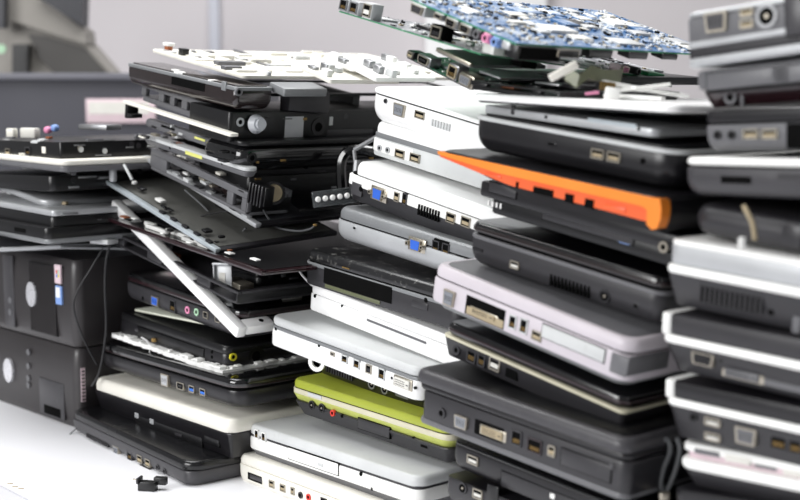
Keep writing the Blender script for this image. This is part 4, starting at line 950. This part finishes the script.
# gutted tray on the white cover
root, Mb, L, T = chassis('gutted_laptop','black gutted tray with fan and loose wires, lying on the white cover','gutted laptop',(470,80),(560,92),1.15,9,'black',W=.16,rail=(.5,.2),side='black',guts=6,posts=((0,.2),(.7,.8)))
for x, y in ((.03,.05),(.06,.09)):
    b = MB(); b.bbox((x,y,T),(x+.03,y+.02,T+.002),'steel'); b.build('metal_pad', root)
b = MB(); b.ring((L*.7,.07,T+.0005),.022,.018,.003,'dark',axis='z',seg=28); b.cyl((L*.7,.07,T),.008,.003,'charcoal',axis='z'); b.build('fan', root)
laptop('gutted_laptop','dark laptop scrap with heat pipes under the circuit boards, above the white cover','gutted laptop',(490,68),(560,76),1.24,8,[('frame',0,1,'dark','box',.001,.004)],[('plate',500,75,20,4,'steel')],W=.22,
   end_ports=[('plate',590,80,20,4,'metal'),('plate',640,84,26,4,'charcoal')])
# ribbon cable
r = empty('ribbon_cable', Matrix.Translation(at(580,72,1.08))); tag(r,'olive ribbon cable with a cream plug, bent over the edge of the circuit boards','ribbon cable')
b = MB(); pts = [at(*p) for p in ((566,74,1.07),(578,82,1.06),(590,72,1.08),(604,77,1.10),(622,76,1.14))]; o0 = at(580,72,1.08)
for i in range(len(pts)-1):
    p, q = pts[i]-o0, pts[i+1]-o0; s_ = Vector((.004,.012,.010)); t_ = Vector((0,0,.0008))
    vs = [p-s_*.5, q-s_*.5, q+s_*.5, p+s_*.5]; b.add(vs+[v+t_ for v in vs], [(3,2,1,0),(4,5,6,7),(0,1,5,4),(1,2,6,5),(2,3,7,6),(3,0,4,7)], 'olive')
b.build('ribbon', r)
b = MB(); b.bbox((-.013,-.003,-.0032),(.012,.003,.0032),'cream',.0008); o = b.build('plug', r, tuple(at(564,71,1.05)-o0)); o.rotation_euler = (0, math.radians(-28), 0)
def bit(name, label, cat, px, py, D, size, m, rz=0, ry=0, style=0):
    b = MB(); w, d_, h = size; b.bbox((-w/2,-d_/2,-h/2),(w/2,d_/2,h/2), m, min(size)*.2); o = b.build(name); o.location = at(px,py,D); o.rotation_euler = (0,math.radians(ry),math.radians(rz)); tag(o,label,cat); return o
o = bit('gold_connector','tiny gold-pinned black connector on the white cover below the ribbon cable','connector',605,87,1.09,(.018,.008,.008),'black',20,5)
for i in range(5): b = MB(); b.box((-.007+i*.003,-.005,-.003),(-.0052+i*.003,-.003,.004),'gold'); b.build('pin', o)
bit('pink_tab','small pink plastic tab lying on the white cover','tab',592,93,1.07,(.011,.005,.0022),'pink',10,-6)
for i, (px, py, D, sz, rz, ry, lab) in enumerate(((622,86,1.10,(.04,.010,.004),20,9,'crumpled white plastic scrap right of the gold-pinned connector'),
        (640,88,1.09,(.05,.014,.003),-10,-7,'long white plastic scrap crossing the others on the white cover'),
        (660,92,1.09,(.05,.010,.003),15,8,'flat white plastic scrap nearest the grey laptop stack'),
        (634,97,1.07,(.05,.010,.003),-30,3,'low white plastic scrap lying in front on the white cover'),
        (612,95,1.06,(.012,.006,.012),0,8,'short upright white scrap left of the other white scraps'))):
    bit('plastic_scrap', lab, 'plastic scrap', px, py, D, sz, 'white', rz, ry)
# tape hanging on the right stack
b = MB(); b.tube([at(*p) for p in ((744,206,.9),(748,214,.895),(752,222,.893),(754,232,.892),(755,240,.892))],.0017,'tan');
tag(b.build('tape_scrap'),'scrap of tan tape dangling over the round-bellied laptop of the right stack','tape')
bit('white_tab','tiny white tab standing on the top of the thick white lid, right stack','tab',742,243,.885,(.005,.004,.008),'white')

P = at(317,362,1.385); b = MB(); b.ring((0,-.0015,0),.0105,.006,.003,'white_gloss',seg=28); b.bbox((-.004,-.001,.008),(.008,.001,.014),'white_gloss')
w7 = [o for o in bpy.data.objects if o.get('label','').startswith('white laptop with a pale top')][0]
bpy.context.view_layer.update(); o = b.build('hanging_ring', w7); o.matrix_parent_inverse = w7.matrix_world.inverted(); o.matrix_world = Matrix.Translation(P) @ Matrix.Rotation(math.radians(-30),4,'Z')

# ================================================================== LIGHT, CAMERA
def area(name, loc, tgt, size, sy, power, col=(1,1,1)):
    l = bpy.data.lights.new(name, 'AREA'); l.shape = 'RECTANGLE'; l.size = size; l.size_y = sy; l.energy = power; l.color = col
    o = bpy.data.objects.new(name, l); COL.objects.link(o); o.location = loc
    o.rotation_euler = (Vector(tgt) - Vector(loc)).to_track_quat('-Z', 'Y').to_euler()
    return o
area('ceiling_light', (-.3, 1.9, 2.1), (-.1, 1.5, 0), 2.4, 1.6, 60)
area('window_light', (-2.6, -.6, 1.3), (0, 1.3, .1), 2.0, 1.4, 72)
w = bpy.data.worlds.new('World'); S.world = w; w.use_nodes = True
w.node_tree.nodes['Background'].inputs[0].default_value = (.96, .97, 1, 1)
w.node_tree.nodes['Background'].inputs[1].default_value = .2
cam = bpy.data.cameras.new('Camera'); co = bpy.data.objects.new('Camera', cam); COL.objects.link(co)
co.location = (0, 0, H); co.rotation_euler = (math.radians(90) - PITCH, 0, 0)
cam.sensor_width = 36; cam.sensor_fit = 'HORIZONTAL'; cam.lens = F/800*36; cam.clip_start = .02
cam.dof.use_dof = True; cam.dof.focus_distance = 1.36; cam.dof.aperture_fstop = 4.9
S.camera = co
S.view_settings.view_transform = 'Standard'; S.view_settings.look = 'None'
S.view_settings.gamma = 1; S.view_settings.use_curve_mapping = False; S.view_settings.exposure = 0.38
